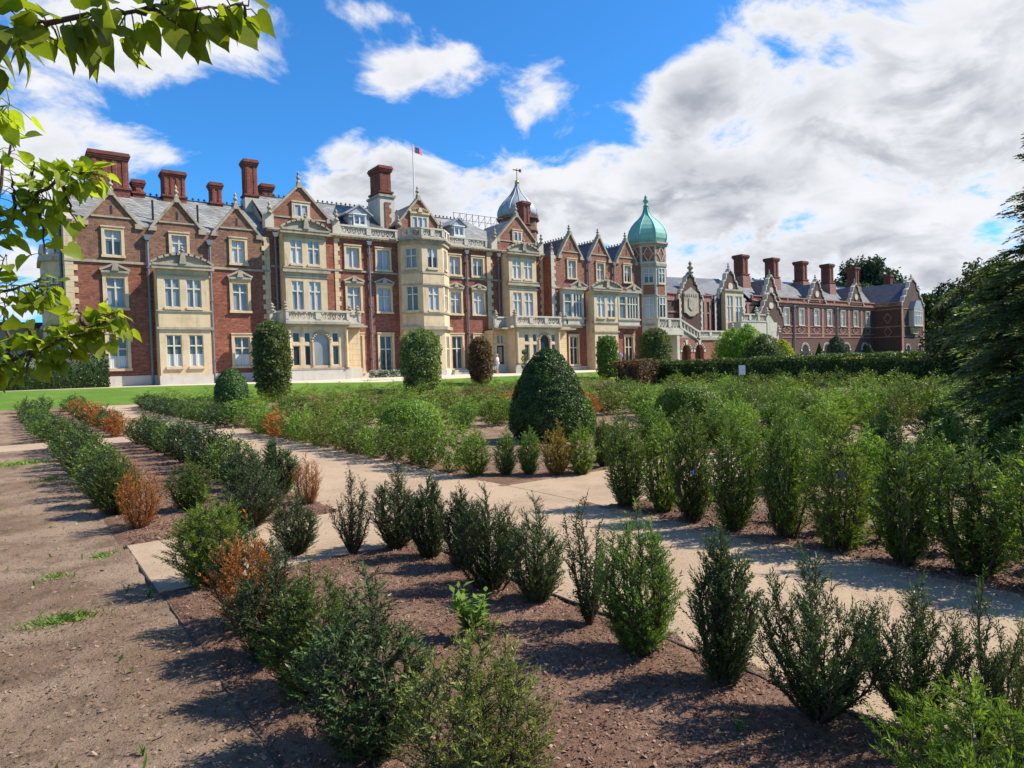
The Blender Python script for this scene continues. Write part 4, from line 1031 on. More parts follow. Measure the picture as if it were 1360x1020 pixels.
def soil_z(u, v):
    if in_path(u, v): return gz(v) - .05
    d = max(abs(u - 2), 0)
    a = noise.noise((u * 1.1, v * 1.1, 0)) * .018 + noise.noise((u * 4.5, v * 4.5, 3)) * .016 + noise.noise((u * 13, v * 13, 7)) * .011
    z = gz(v) + a
    if in_bed(u, v):
        z += .010 + .016 * noise.noise((u * 2.2, v * 2.2, 11))
    else: z -= .004
    return z
us = rng_(-14, -3, .4) + rng_(-3, .78, .045) + rng_(.78, 2.95, .035) + rng_(2.95, 5.3, .6) + rng_(5.3, 8, .06) + rng_(8, 45, .8) + [45]
vs = rng_(-6, -.6, .3) + rng_(-.6, 5.58, .035) + rng_(5.58, 7.38, .06) + rng_(7.38, 12, .07) + rng_(12, 19.35, .16) + rng_(19.35, 38.3, .6) + [38.3]
structure(grid_mesh('bare_soil', us, vs, soil_z, M['soil'], lambda u, v: not in_bed(u, v)))
structure(grid_mesh('planting_bed', us, vs, soil_z, M['bed'], in_bed))
for (a, b, c, d) in PATHS:
    a_ = a + (.0 if a < 5.2 else 0)
    structure(grid_mesh('path', rng_(a, b, .12 if b - a < 4 else .5) + [b], rng_(c, d, .12 if d - c < 4 else .2) + [d],
                        lambda u, v: gz(v) - .004 + (.0 if a == 2.95 else .003) + .006 * noise.noise((u * 1.3, v * 1.3, 5)), M['gravel']))
def lawn_edge(u): return 48.3 if u < -5 else (48.3 - (u + 5) * .24 if u < 20 else 42.3 + (min(u, 60) - 20) * .05)
lu = rng_(-60, 100, 2.5) + [100]
def strip(name, f0, f1, n, mat, dz):
    V = []; F = []
    for u in lu:
        for k in range(n + 1):
            v = f0(u) + (f1(u) - f0(u)) * k / n; V.append((u, v, gz(v) + dz))
    for i in range(len(lu) - 1):
        for k in range(n): F.append((i * (n + 1) + k, (i + 1) * (n + 1) + k, (i + 1) * (n + 1) + k + 1, i * (n + 1) + k + 1))
    me = bpy.data.meshes.new(name); me.from_pydata(V, [], F); me.materials.append(mat); me.polygons.foreach_set('use_smooth', [True] * len(F))
    o = bpy.data.objects.new(name, me); COL.objects.link(o); return structure(o)
strip('lawn', lambda u: 38.3, lawn_edge, 16, M['grass'], 0.0)
strip('driveway', lawn_edge, lambda u: 62.0, 3, M['drive'], 0.0)

# thin steel edging between path and beds
M['steel'] = mat_plain('rusty_steel', (0.05, 0.032, 0.025), .8, 0, .4, 20)
for (nm, x0, x1, y0, y1, lab) in (('path_edging', 2.93, 2.945, -2, 5.58, 'dark thin steel edging between the near mulch bed and the wide gravel path'),
                                  ('path_edging', .775, .79, 5.58, 7.38, 'thin steel edging at the open end of the short gravel path on bare soil'),
                                  ('path_edging', .80, .806, -2, 5.55, 'thin edging half buried between bare soil and the left yew row')):
    tag(MB().box(x0, x1, y0, y1, -.06, .022 if x0 > 2 else .004).build(nm, M['steel'], None), lab, 'edging')

rng = np.random.default_rng(5)
def scatter(n, u0, u1, v0, v1, s0, s1, name, mat, seed, bias=1.0, zoff=.004, flat=.45, pw=2.0):
    r = np.random.default_rng(seed); Q = []; T = []
    for i in range(n):
        u = r.uniform(u0, u1); v = v0 + (v1 - v0) * r.random() ** bias
        if in_path(u, v): continue
        s = s0 + (s1 - s0) * r.random() ** pw; a = r.uniform(0, 2 * math.pi); z = soil_z(u, v) + zoff + r.uniform(0, .008)
        d = np.array([math.cos(a), math.sin(a), r.normal() * flat]) * s * .5; w = np.array([-math.sin(a), math.cos(a), r.normal() * flat]) * s * .5 * r.uniform(.3, .8)
        c = np.array([u, v, z]); Q.append([c - d - w, c + d - w * .6, c + d * .8 + w, c - d * .9 + w * .8]); T.append(r.random() ** 1.5)
    o = bpy.data.objects.new(name, quad_mesh(name, np.array(Q), T, mat)); COL.objects.link(o)
    o['kind'] = 'stuff'; return o
scatter(42000, .82, 2.94, -.3, 5.55, .005, .020, 'bark_mulch', M['chip'], 1, 1.5)['label'] = 'loose reddish bark mulch over the beds'
scatter(9000, .82, 2.94, 7.4, 14, .012, .035, 'bark_mulch', M['chip'], 2, 1.3)
scatter(9000, 5.32, 6.4, .6, 5.4, .012, .035, 'bark_mulch', M['chip'], 3, 1.0)
scatter(9000, -3, .78, .5, 12, .004, .017, 'soil_litter', M['chip'], 12, 1.6)
scatter(500, -2.5, .75, 1.0, 18, .012, .035, 'sparse_weeds', M['sprout'], 14, 1.3, .012, 1.1)
scatter(2500, -.2, .8, .8, 5.5, .006, .022, 'soil_litter', M['chip'], 13, 1.0)
M['grit'] = mat_leaf('loose_gravel', (0.13, 0.085, 0.055), (0.55, 0.44, 0.33), 0.0, .9, 0)
def grit(n, u0, u1, v0, v1, s0, s1, seed, mat='grit', bias=1.4, edge=None):
    r = np.random.default_rng(seed); Q = []; T = []
    for i in range(n):
        u = r.uniform(u0, u1); v = v0 + (v1 - v0) * r.random() ** bias
        if edge is not None: u = edge[0] + edge[1] * abs(r.normal())
        s = s0 + (s1 - s0) * r.random() ** 3; a = r.uniform(0, 6.28); c = np.array([u, v, .012 + r.uniform(0, .003)])
        d = np.array([math.cos(a), math.sin(a), r.normal() * .4]) * s * .5; w = np.array([-math.sin(a), math.cos(a), r.normal() * .4]) * s * .4
        Q.append([c - d - w, c + d - w * .6, c + d * .8 + w, c - d * .9 + w * .8]); T.append(r.random())
    o = bpy.data.objects.new('loose_gravel', quad_mesh('loose_gravel', np.array(Q), T, M[mat])); COL.objects.link(o); o['kind'] = 'stuff'
grit(16000, 2.97, 5.28, .9, 9, .003, .010, 31); grit(2500, .85, 2.9, 5.6, 7.3, .003, .010, 32, bias=1)
grit(2600, 0, 0, .8, 5.5, .004, .016, 33, 'chip', 1.2, (2.96, .10)); grit(2200, 0, 0, .8, 5.4, .004, .018, 34, 'chip', 1.2, (5.27, -.13))
# clods and small stones on the bare soil
def clods(n, u0, u1, v0, v1, s0, s1, seed):
    r = np.random.default_rng(seed); m = MB()
    ico = [(0, 0, .8), (.9, 0, .1), (.2, .85, .15), (-.75, .5, .1), (-.7, -.55, .12), (.25, -.85, .1), (0, 0, -.5)]
    fc = [(0, 1, 2), (0, 2, 3), (0, 3, 4), (0, 4, 5), (0, 5, 1), (6, 2, 1), (6, 3, 2), (6, 4, 3), (6, 5, 4), (6, 1, 5)]
    for i in range(n):
        u = r.uniform(u0, u1); v = v0 + (v1 - v0) * r.random() ** 1.5
        if in_path(u, v): continue
        s = s0 + (s1 - s0) * r.random() ** 4; z = soil_z(u, v); a = r.uniform(0, 6.28); ca, sa = math.cos(a), math.sin(a)
        m.add([(u + s * (x * ca - y * sa) * 1.2, v + s * (x * sa + y * ca), z + s * zz * r.uniform(.5, .9)) for x, y, zz in ico], fc)
    o = m.build('soil_clods', M['stonechip']); o['kind'] = 'stuff'; return o
clods(5200, -3, .8, .6, 12, .004, .022, 8); clods(900, .85, 2.9, .6, 5.5, .005, .016, 9)

# ------------------------------------------------------------------ yew plants
M['yew_dark'] = mat_leaf('dark_yew_needles', (0.014, 0.028, 0.010), (0.090, 0.135, 0.040), .2, .42, .08)
M['yew_mid'] = mat_leaf('green_yew_needles', (0.026, 0.056, 0.011), (0.170, 0.250, 0.042), .3, .45, .10)
M['yew_bright'] = mat_leaf('fresh_yew_needles', (0.042, 0.088, 0.013), (0.250, 0.345, 0.050), .35, .5, .10)
M['yew_olive'] = mat_leaf('olive_yew_needles', (0.050, 0.068, 0.016), (0.210, 0.215, 0.045), .25, .5, .10)
M['yew_dead'] = mat_leaf('dead_orange_needles', (0.190, 0.055, 0.013), (0.56, 0.215, 0.055), .3, .7, .04)
M['yew_gold'] = mat_leaf('golden_yew_needles', (0.12, 0.11, 0.02), (0.40, 0.27, 0.05), .3, .55, .04)

def yew(seed, h, w, leaders=9, step=.028, lat=.13, gap=.0075, nl=.022, nw=.0042, flare=1.0, up=.85, droop=.0, tip=.6, low=.01, form=True):
    """quads of needles and the stems of one young yew: upright leaders carrying short two-ranked shoots"""
    r = np.random.default_rng(seed); Q = []; T = []; st = MB()
    tmp_c = []; tmp_d = []; tmp_n = []; tmp_t = []
    def shoot(p0, d, L, t0):
        d = d / np.linalg.norm(d); side = np.cross(d, r.normal(size=3)); side /= np.linalg.norm(side); nrm = np.cross(d, side)
        n = max(3, int(L / gap)); bend = np.array([0, 0, 1.0]) * (up * .35 - droop)
        for k in range(n):
            t = (k + .5) / n; c = p0 + d * (L * t) + bend * (L * t * t * .35)
            s = 1 if k % 2 else -1
            if r.random() < .25: e = nrm * (1 if r.random() < .5 else -1)
            else: e = side * s
            nd = d * (.55 + .5 * t) + e * .8 + r.normal(size=3) * .12 + np.array([0, 0, .18])
            tmp_c.append(c); tmp_d.append(nd); tmp_t.append(min(1, max(0, t0 * (.35 + .75 * t) + r.normal() * .09)))
    for i in range(leaders):
        a = 2 * math.pi * (i + r.uniform(0, .7)) / leaders; rad = w / 2 * flare * (0.10 + .80 * r.random() ** .6); hh = h * r.uniform(.66, 1.0) * (1 - .22 * rad / (w / 2))
        if i == 0: rad, hh = w * .05, h
        pts = []; K = 9; wob = r.normal(size=(K + 1, 2)) * .012
        for k in range(K + 1):
            t = k / K; q = rad * (.34 + .66 * math.sin(min(1, t * 1.35) * math.pi / 2)) * (1 - .30 * max(0, t - .62) / .38) if form else rad * (1 - (1 - t) ** 1.8); pts.append(np.array([math.cos(a) * q + wob[k, 0] * t, math.sin(a) * q + wob[k, 1] * t, hh * t]))
        st.tube([tuple(p) for p in pts], [max(.0022, .0085 * h / .7 * (1 - .85 * k / K)) for k in range(K + 1)], 4)
        n = int(hh / step)
        for k in range(n):
            t = low + (1 - low) * (k + r.random()) / n; x = t * K; j = min(K - 1, int(x)); p = pts[j] + (pts[j + 1] - pts[j]) * (x - j)
            b = a + r.normal() * 1.3; 
            prof = math.sin(math.pi * min(1, .34 + .62 * t)) ** .7
            L = lat * (.35 + .75 * r.random()) * (.30 + .85 * prof)
            z = up * r.uniform(.55, 1.35); shoot(p, np.array([math.cos(b), math.sin(b), z]), L, tip * r.uniform(.5, 1.35))
            st.tube([tuple(p), tuple(p + np.array([math.cos(b), math.sin(b), z]) / math.hypot(1, z) * L * .7)], [.0028, .001], 3) if L > .06 else None
        shoot(pts[-2], pts[-1] - pts[-2], np.linalg.norm(pts[-1] - pts[-2]) + .05, tip * 1.3)
    C = np.array(tmp_c); D = np.array(tmp_d); D /= np.linalg.norm(D, axis=1)[:, None]; n = len(C)
    e = r.normal(size=(n, 3)); S = np.cross(D, e); S /= np.linalg.norm(S, axis=1)[:, None]
    l = nl * r.uniform(.7, 1.25, n)[:, None]; ww = nw * r.uniform(.8, 1.3, n)[:, None] * .5
    Q = np.stack([C, C + D * l * .45 + S * ww, C + D * l, C + D * l * .45 - S * ww], 1)
    return Q, np.array(tmp_t), st

PROTO = {}; PROTOQ = {}
def yew_proto(key, name, mat, second=None, **kw):
    Q, T, st = yew(**kw)
    me = quad_mesh('foliage', Q, T, M[mat])
    if second is not None:      # part of the plant carries other needles: by leader sector
        m2, frac = second; me.materials.append(M[m2])
        ang = np.arctan2(Q[:, 0, 1], Q[:, 0, 0]); sel = (np.sin(ang * 1.0 + kw['seed']) > 1 - 2 * frac)
        me.polygons.foreach_set('material_index', sel.astype(np.int32))
    sm = bpy.data.meshes.new('stem'); sm.from_pydata(st.v, [], st.f); sm.materials.append(M['twig'])
    PROTO[key] = (me, sm, kw['h'], kw['w']); PROTOQ[key] = (Q, T)

near = dict(leaders=18, step=.0125, lat=.12, gap=.0043, nl=.021, nw=.0058)
yew_proto('d1', 'yew', 'yew_dark', seed=1, h=.75, w=.42, **near)
yew_proto('d2', 'yew', 'yew_dark', seed=2, h=.75, w=.32, **{**near, 'leaders': 15, 'up': 1.3})
yew_proto('d3', 'yew', 'yew_dark', seed=3, h=.72, w=.50, **{**near, 'leaders': 21, 'flare': 1.2, 'up': 1.1, 'form': False})
yew_proto('d4', 'yew', 'yew_mid', seed=4, h=.78, w=.46, **{**near, 'leaders': 21})
yew_proto('d5', 'yew', 'yew_dark', seed=5, h=.70, w=.60, **{**near, 'leaders': 22, 'flare': 1.2, 'up': .9, 'lat': .15})
yew_proto('s1', 'yew', 'yew_dark', seed=6, h=.72, w=.28, **{**near, 'leaders': 11, 'lat': .085, 'up': 1.4, 'gap': .006, 'low': .05, 'form': False})
yew_proto('b1', 'yew', 'yew_bright', seed=7, h=.70, w=.62, **{**near, 'leaders': 21, 'lat': .17, 'up': .55, 'nl': .024})
yew_proto('b2', 'yew', 'yew_olive', seed=8, h=.75, w=.62, **{**near, 'leaders': 21, 'lat': .14, 'up': .8, 'step': .015, 'gap': .005, 'lat': .15})
yew_proto('b3', 'yew', 'yew_bright', seed=9, h=.50, w=.80, **{**near, 'leaders': 18, 'lat': .22, 'up': .45, 'nl': .030, 'nw': .006, 'flare': 1.3})
yew_proto('o1', 'yew', 'yew_dead', seed=10, h=.72, w=.50, **{**near, 'leaders': 16, 'lat': .12, 'gap': .008, 'up': 1.0})
yew_proto('o2', 'yew', 'yew_dark', ('yew_dead', .52), seed=11, h=.72, w=.55, **{**near, 'leaders': 21})
mid = dict(leaders=15, step=.019, lat=.16, gap=.0082, nl=.034, nw=.0105)
for k in range(4): yew_proto('r%d' % k, 'yew', ('yew_mid', 'yew_mid', 'yew_bright', 'yew_mid')[k], seed=20 + k, h=1.0, w=.48, **{**mid, 'up': (.75, 1.0, .6, .8)[k]})
far = dict(leaders=12, step=.030, lat=.18, gap=.0155, nl=.046, nw=.0175)
for k in range(5): yew_proto('f%d' % k, 'yew', ('yew_mid', 'yew_bright', 'yew_mid', 'yew_bright', 'yew_olive')[k], seed=40 + k, h=.9, w=.62, **far)
for k in range(3): yew_proto('fd%d' % k, 'yew', ('yew_dark', 'yew_mid', 'yew_dark')[k], seed=50 + k, h=.78, w=.62, **far)
yew_proto('fo', 'yew', 'yew_dead', seed=60, h=.75, w=.55, **far)
yew_proto('fg', 'yew', 'yew_gold', seed=61, h=.75, w=.45, **mid)
NY = [0]
def yew_at(key, u, v, h=None, w=None, label=None, group=None, rot=None, stem=True, tilt=(0, 0)):
    me, sm, ph, pw = PROTO[key]
    NY[0] += 1; r = random.Random(NY[0] * 7 + 1)
    t = bpy.data.objects.new('yew_plant', None); t.empty_display_size = .1; COL.objects.link(t)
    sz = (h or ph) / ph; sw = (w or pw) / pw
    t.location = (u, v, gz(v) - .01); t.rotation_euler = (tilt[0], tilt[1], rot if rot is not None else r.uniform(0, 6.28)); t.scale = (sw, sw, sz)
    tag(t, label, 'shrub', group)
    f = bpy.data.objects.new('foliage', me); COL.objects.link(f); f.parent = t
    if stem:
        s = bpy.data.objects.new('stem', sm); COL.objects.link(s); s.parent = t
    return t

GN = 'yew plants along the near side of the wide gravel path'
for key, u, v, h, w, lab in (
    ('s1', 2.30, 5.52, .74, .36, 'slender dark yew with spreading thin twigs, farthest of the row along the wide path'),
    ('d1', 2.72, 5.50, .76, .46, 'dense dark yew with bristling top, second in the row along the wide gravel path'),
    ('d2', 2.76, 4.98, .70, .36, 'narrow dark yew with bare reddish tips just right of a dense bristling one'),
    ('d2', 2.82, 4.56, .65, .36, 'thin grey green yew half hidden between a narrow yew and a bushy one'),
    ('d5', 2.72, 4.02, .72, .52, 'broad bushy dark yew behind the bright leafy weed'),
    ('d1', 2.80, 3.58, .70, .40, 'upright dark yew with pale new shoots on top, right of the bushy one'),
    ('s1', 2.76, 3.02, .78, .34, 'leaning sparse yew with bare brown twigs sticking up beside a large green one'),
    ('d4', 2.71, 2.56, .81, .46, 'large full green yew reaching above its neighbours on the path edge'),
    ('d2', 2.76, 2.05, .77, .34, 'tall narrow columnar dark yew standing alone against the pale path'),
    ('d3', 2.77, 1.57, .74, .50, 'vase shaped dark yew with long bare twigs splayed to the left'),
    ('d3', 3.02, 1.28, .66, .42, 'dark yew with clipped flat side and bright green tips on its left'),
    ('s1', 3.04, 1.02, .70, .22, 'yew of nearly bare upright brown stems at the right'),
    ('b2', 3.22, .93, .52, .34, 'small olive yew with loose tips at the right edge of the photo'),
    ('b3', 2.62, .90, .46, .52, 'bright feathery fresh green yew in the bottom right corner')):
    yew_at(key, u, v, h, w, lab, GN)
GL = 'yew plants of the left hedge row beside bare soil'
for key, u, v, h, w, lab in (
    ('b2', 1.30, 2.02, .68, .62, 'loose yellowish green yew at the bottom centre of the photo'),
    ('d1', 1.14, 2.62, .76, .56, 'big dark yew with greyish upright shoots in front of the bottom centre'),
    ('d4', 1.13, 3.25, .66, .50, 'dark green yew with brownish tips, next behind the big greyish one'),
    ('d1', 1.12, 3.85, .62, .48, 'dull dark yew squeezed just before the half orange one'),
    ('o2', 1.14, 4.40, .70, .54, 'green yew with a scorched orange half in the left row'),
    ('b1', 1.15, 5.50, .72, .62, 'broad bright green yew at the corner of the short sandy path'),
    ('o1', .99, 8.11, .72, .54, 'fully dead orange yew standing beside the left end of the short path'),
    ('d4', .90, 9.15, .76, .60, 'bright green leafy yew directly behind the dead orange one'),
    ('d1', .88, 9.95, .74, .55, 'dark yew second behind the dead orange one in the left row')):
    yew_at(key, u, v, h, w, lab, GL, 7.55 if key == 'o2' else None)
GM = 'yew plants of the second bed between the short path and the cross path'
for key, u, v, h, w, lab in (
    ('d4', 1.62, 8.75, .64, .50, 'open dark yew alone on soil right of the dead orange one'),
    ('d1', 1.95, 5.95, .58, .42, 'low dark bushy yew beside the corner of the wide path'),
    ('d3', 1.95, 7.30, .56, .66, 'wide grey green yew behind the bright corner one'),
    ('d1', 2.15, 8.10, .72, .62, 'dark dense yew left of the small burnt orange one'),
    ('o1', 2.80, 8.05, .64, .40, 'small burnt orange yew at the edge of the wide path'),
    ('d2', 2.72, 8.95, .76, .56, 'tall dark yew directly behind the small burnt orange one'),
    ('d1', 2.45, 9.7, .70, .56, 'dark yew with bluish sheen, second behind the small burnt orange one')):
    yew_at(key, u, v, h, w, lab, GM)
GR = 'tall yew plants in the front row right of the wide path'
for key, u, v, h, w, lab in (
    ('r0', 5.44, 5.28, .97, .48, 'tall yew at the far left end of the right front row, at the path corner'),
    ('r2', 5.54, 4.85, .97, .46, 'second yew from the corner in the right front row, lighter green'),
    ('r1', 5.41, 4.35, .96, .48, 'third yew from the corner in the right front row with a blue tag'),
    ('r3', 5.38, 3.85, 1.03, .50, 'fourth yew from the corner in the right front row, full and dark at its foot'),
    ('r1', 5.50, 3.37, 1.04, .46, 'narrow tall yew with weeds at its left foot in the right front row'),
    ('r2', 5.46, 2.87, .97, .50, 'feathery light green yew between a narrow one and an open fan shaped one'),
    ('r3', 5.40, 2.35, 1.03, .50, 'open fan shaped yew showing its branches, last but one in the right front row'),
    ('r0', 5.52, 1.90, .96, .60, 'broadest yew of the right front row, at the right edge of the photo'),
    ('r2', 5.50, 1.38, .98, .60, 'yew cut off by the right edge at the end of the right front row')):
    yew_at(key, u, v, h * 1.1, w * .98, lab, GR)
tag(MB().box(5.25, 5.265, 4.20, 4.215, .50, .535).build('plant_tag', mat_plain('blue_plastic', (.02, .10, .5), .4)), 'small blue plastic tag tied on a yew in the right row', 'tag')
GC = 'yew plants at the path corner in front of the clipped topiary'
for key, u, v, h, w, lab in (
    ('r2', 5.44, 8.35, .77, .42, 'light green yew at the corner of the middle bed, left of the topiary'),
    ('r0', 5.82, 8.10, .73, .36, 'slim yew just right of the middle bed corner'),
    ('r1', 6.07, 7.85, .70, .40, 'slim upright yew in front of the left foot of the topiary'),
    ('fg', 6.29, 7.48, .77, .42, 'golden yellow yew in front of the topiary'),
    ('r2', 6.62, 7.32, .77, .40, 'yew right of the golden one'),
    ('r1', 7.30, 7.56, .79, .34, 'grey green conical yew at the right end of the middle bed corner')):
    yew_at(key, u, v, h, w, lab, GC)

fr_ = random.Random(77)
FARN = []
def far_row(u0, v0, u1, v1, step, keys, h, w, lab, group, jit=.07, dead=(), stem=False, wf=1.0):
    L = math.hypot(u1 - u0, v1 - v0); n = max(1, int(L / step))
    for k in range(n + 1):
        t = k / max(1, n); key = fr_.choice(keys)
        if k in dead: key = 'fo'
        yew_at(key, u0 + (u1 - u0) * t + fr_.uniform(-jit, jit), v0 + (v1 - v0) * t + fr_.uniform(-jit, jit), h * fr_.uniform(.90, 1.14), w * wf * fr_.uniform(.92, 1.25),
               ('dead rusty orange yew among ' + group) if key == 'fo' else lab, group, stem=stem)
RR = ['r0', 'r1', 'r2', 'r3']; GRN = ['f0', 'f1', 'f2', 'f3', 'f4']; DRK = ['fd0', 'fd1', 'fd2']
def far_mass(rows, keys, label, mat):
    """the farthest rows, past counting in the photograph: one object"""
    Qs = []; Ts = []
    for (u0, v0, u1, v1, step, h, w) in rows:
        n = int(math.hypot(u1 - u0, v1 - v0) / step)
        for k in range(n + 1):
            key = fr_.choice(keys); Q, T = PROTOQ[key]; ph, pw = PROTO[key][2:]; a = fr_.uniform(0, 6.28); ca, sa = math.cos(a), math.sin(a)
            sx = w / pw * fr_.uniform(.95, 1.3); sz = h / ph * fr_.uniform(.88, 1.14); u = u0 + (u1 - u0) * k / n + fr_.uniform(-.1, .1); v = v0 + (v1 - v0) * k / n + fr_.uniform(-.1, .1)
            X, Y, Z = Q[..., 0], Q[..., 1], Q[..., 2]; Qs.append(np.stack([u + (X * ca - Y * sa) * sx, v + (X * sa + Y * ca) * sx, gz(v) - .01 + Z * sz], -1)[::2]); Ts.append(np.clip(T + fr_.uniform(-.15, .2), 0, 1)[::2])
    o = bpy.data.objects.new('distant_yew_rows', quad_mesh('distant_yew_rows', np.vstack(Qs), np.concatenate(Ts), M[mat])); COL.objects.link(o); o['kind'] = 'stuff'; o['label'] = label
far_row(.86, 10.75, .82, 18.9, .74, DRK, .76, .66, 'dark young yew in the long left row between bare soil and the second bed', 'the long left yew row', stem=True)
far_row(.70, 21.6, .35, 37, 1.1, DRK, .75, .8, 'dark yew in the far end of the left row beyond the sandy cross path', 'the far left yew row')
far_row(2.50, 10.5, 2.45, 19.0, .72, DRK, .76, .64, 'dark young yew in the row left of the wide path beyond the burnt orange one', 'the yew row left of the wide path', stem=True)
far_row(2.25, 21.6, 2.0, 37, 1.2, DRK + ['f4'], .75, .8, 'yew of the short far row with orange plants at the left', 'the far short yew row', dead=(0, 3, 6, 9))
far_row(1.0, 37.6, 2.2, 37.6, .7, DRK, .75, .8, 'dark yew closing the far left bed before the lawn', 'the row before the lawn')
far_row(5.36, 8.95, 5.3, 19.0, .62, GRN, .78, .54, 'light green yew beside the wide path on the left side of the middle bed', 'the row on the left side of the middle bed', dead=(13,), wf=1.32)
far_row(5.9, 18.9, 28, 18.9, 1.15, GRN, .82, .9, 'yew in the back row of the middle bed', 'the back row of the middle bed', dead=(7,), wf=1.32)
far_row(7.2, 13.6, 8.2, 14.4, .7, GRN, .8, .6, 'yew in the inner row left of the topiary', 'the inner rows of the middle bed', wf=1.32)
far_row(8.4, 15.2, 25, 15.2, 1.05, GRN, .82, .85, 'yew in the inner row behind the topiary', 'the inner rows of the middle bed', dead=(5,), wf=1.32)
far_row(7.0, 16.9, 24, 16.9, 1.15, GRN, .8, .9, 'yew in the second inner row behind the topiary', 'the inner rows of the middle bed', wf=1.32)
far_row(12.4, 9.0, 15, 14, .8, GRN, .85, .75, 'yew in the row right of the topiary', 'the inner rows of the middle bed', wf=1.32)
far_row(8.0, 7.9, 24, 7.9, .8, RR, .9, .7, 'yew along the path behind the right front row', 'the row behind the right front bed')
far_row(5.1, 22.0, 5.0, 37, 1.15, DRK + ['f0'], .78, .85, 'yew on the left side of the far bed near the domed topiary', 'the left row of the far bed', wf=1.32)
far_row(5.6, 21.7, 26, 21.7, 1.25, GRN + ['fd1'], .8, .95, 'yew in the front row of the far bed', 'the front row of the far bed', wf=1.32)
far_row(7, 26, 27, 26, 1.6, GRN, .85, 1.15, 'yew in an inner row of the far bed', 'the inner rows of the far bed', wf=1.32)
far_row(7.6, 1.5, 7.7, 5.2, .66, ['r0', 'r1', 'r2', 'r3'], .86, .50, 'tall yew in the second row behind the right front row', 'the second right row')
far_row(9.7, 1.2, 9.8, 6.8, .75, RR, .86, .58, 'yew in the third row on the right', 'the third right row')
far_row(12, 2.0, 12.2, 7.5, .85, RR, .88, .64, 'yew in the fourth row on the right', 'the fourth right row')
far_row(15, 2.5, 15.5, 10, .95, GRN, .92, .75, 'yew in the fifth row on the right', 'the fifth right row')
far_row(19, 4, 20, 14, 1.15, GRN, .95, .9, 'yew in the sixth row on the right', 'the sixth right row')
far_row(24, 6, 25, 18, 1.4, GRN + ['f4'], 1.0, 1.05, 'yew in the far right rows below the tall hedge', 'the far right rows')

far_row(17, 3, 17.6, 12, 1.2, GRN, .9, .85, 'yew in the row between the fifth and sixth right rows', 'the row between the fifth and sixth right rows')

far_mass([(7, 31, 30, 31, 1.6, .9, 1.5), (6, 36.5, 34, 36.5, 1.7, .9, 1.6), (30, 9, 31, 26, 1.4, 1.05, 1.4)], GRN, 'far yew rows below the lawn and the tall hedge', 'yew_bright')

# ------------------------------------------------------------------ clipped topiary, hedges, trees
M['clip_dk'] = mat_leaf('dark_clipped_leaves', (0.016, 0.036, 0.010), (0.095, 0.160, 0.034), .15, .45, .06)
M['clip_mid'] = mat_leaf('green_clipped_leaves', (0.036, 0.078, 0.014), (0.165, 0.250, 0.045), .2, .5, .06)
M['clip_lt'] = mat_leaf('bright_clipped_leaves', (0.08, 0.15, 0.018), (0.26, 0.37, 0.05), .25, .5, .05)
M['clip_br'] = mat_leaf('bronze_leaves', (0.05, 0.030, 0.016), (0.19, 0.115, 0.055), .2, .55, .04)
M['hornbeam'] = mat_leaf('hornbeam_leaves', (0.035, 0.060, 0.016), (0.20, 0.245, 0.075), .25, .5, .05)
M['hedge'] = mat_leaf('hedge_leaves', (0.020, 0.045, 0.010), (0.120, 0.175, 0.040), .2, .5, .06)
M['tree'] = mat_leaf('tree_leaves', (0.026, 0.044, 0.016), (0.115, 0.155, 0.050), .2, .55, .08)
M['tree_grey'] = mat_leaf('blue_green_tree_leaves', (0.030, 0.045, 0.028), (0.105, 0.135, 0.080), .15, .5, .04)
M['conifer'] = mat_leaf('conifer_needles', (0.040, 0.060, 0.024), (0.175, 0.225, 0.080), .35, .5, .06)
M['yellow'] = mat_leaf('yellow_green_leaves', (0.16, 0.18, 0.02), (0.42, 0.44, 0.06), .3, .5, .05)

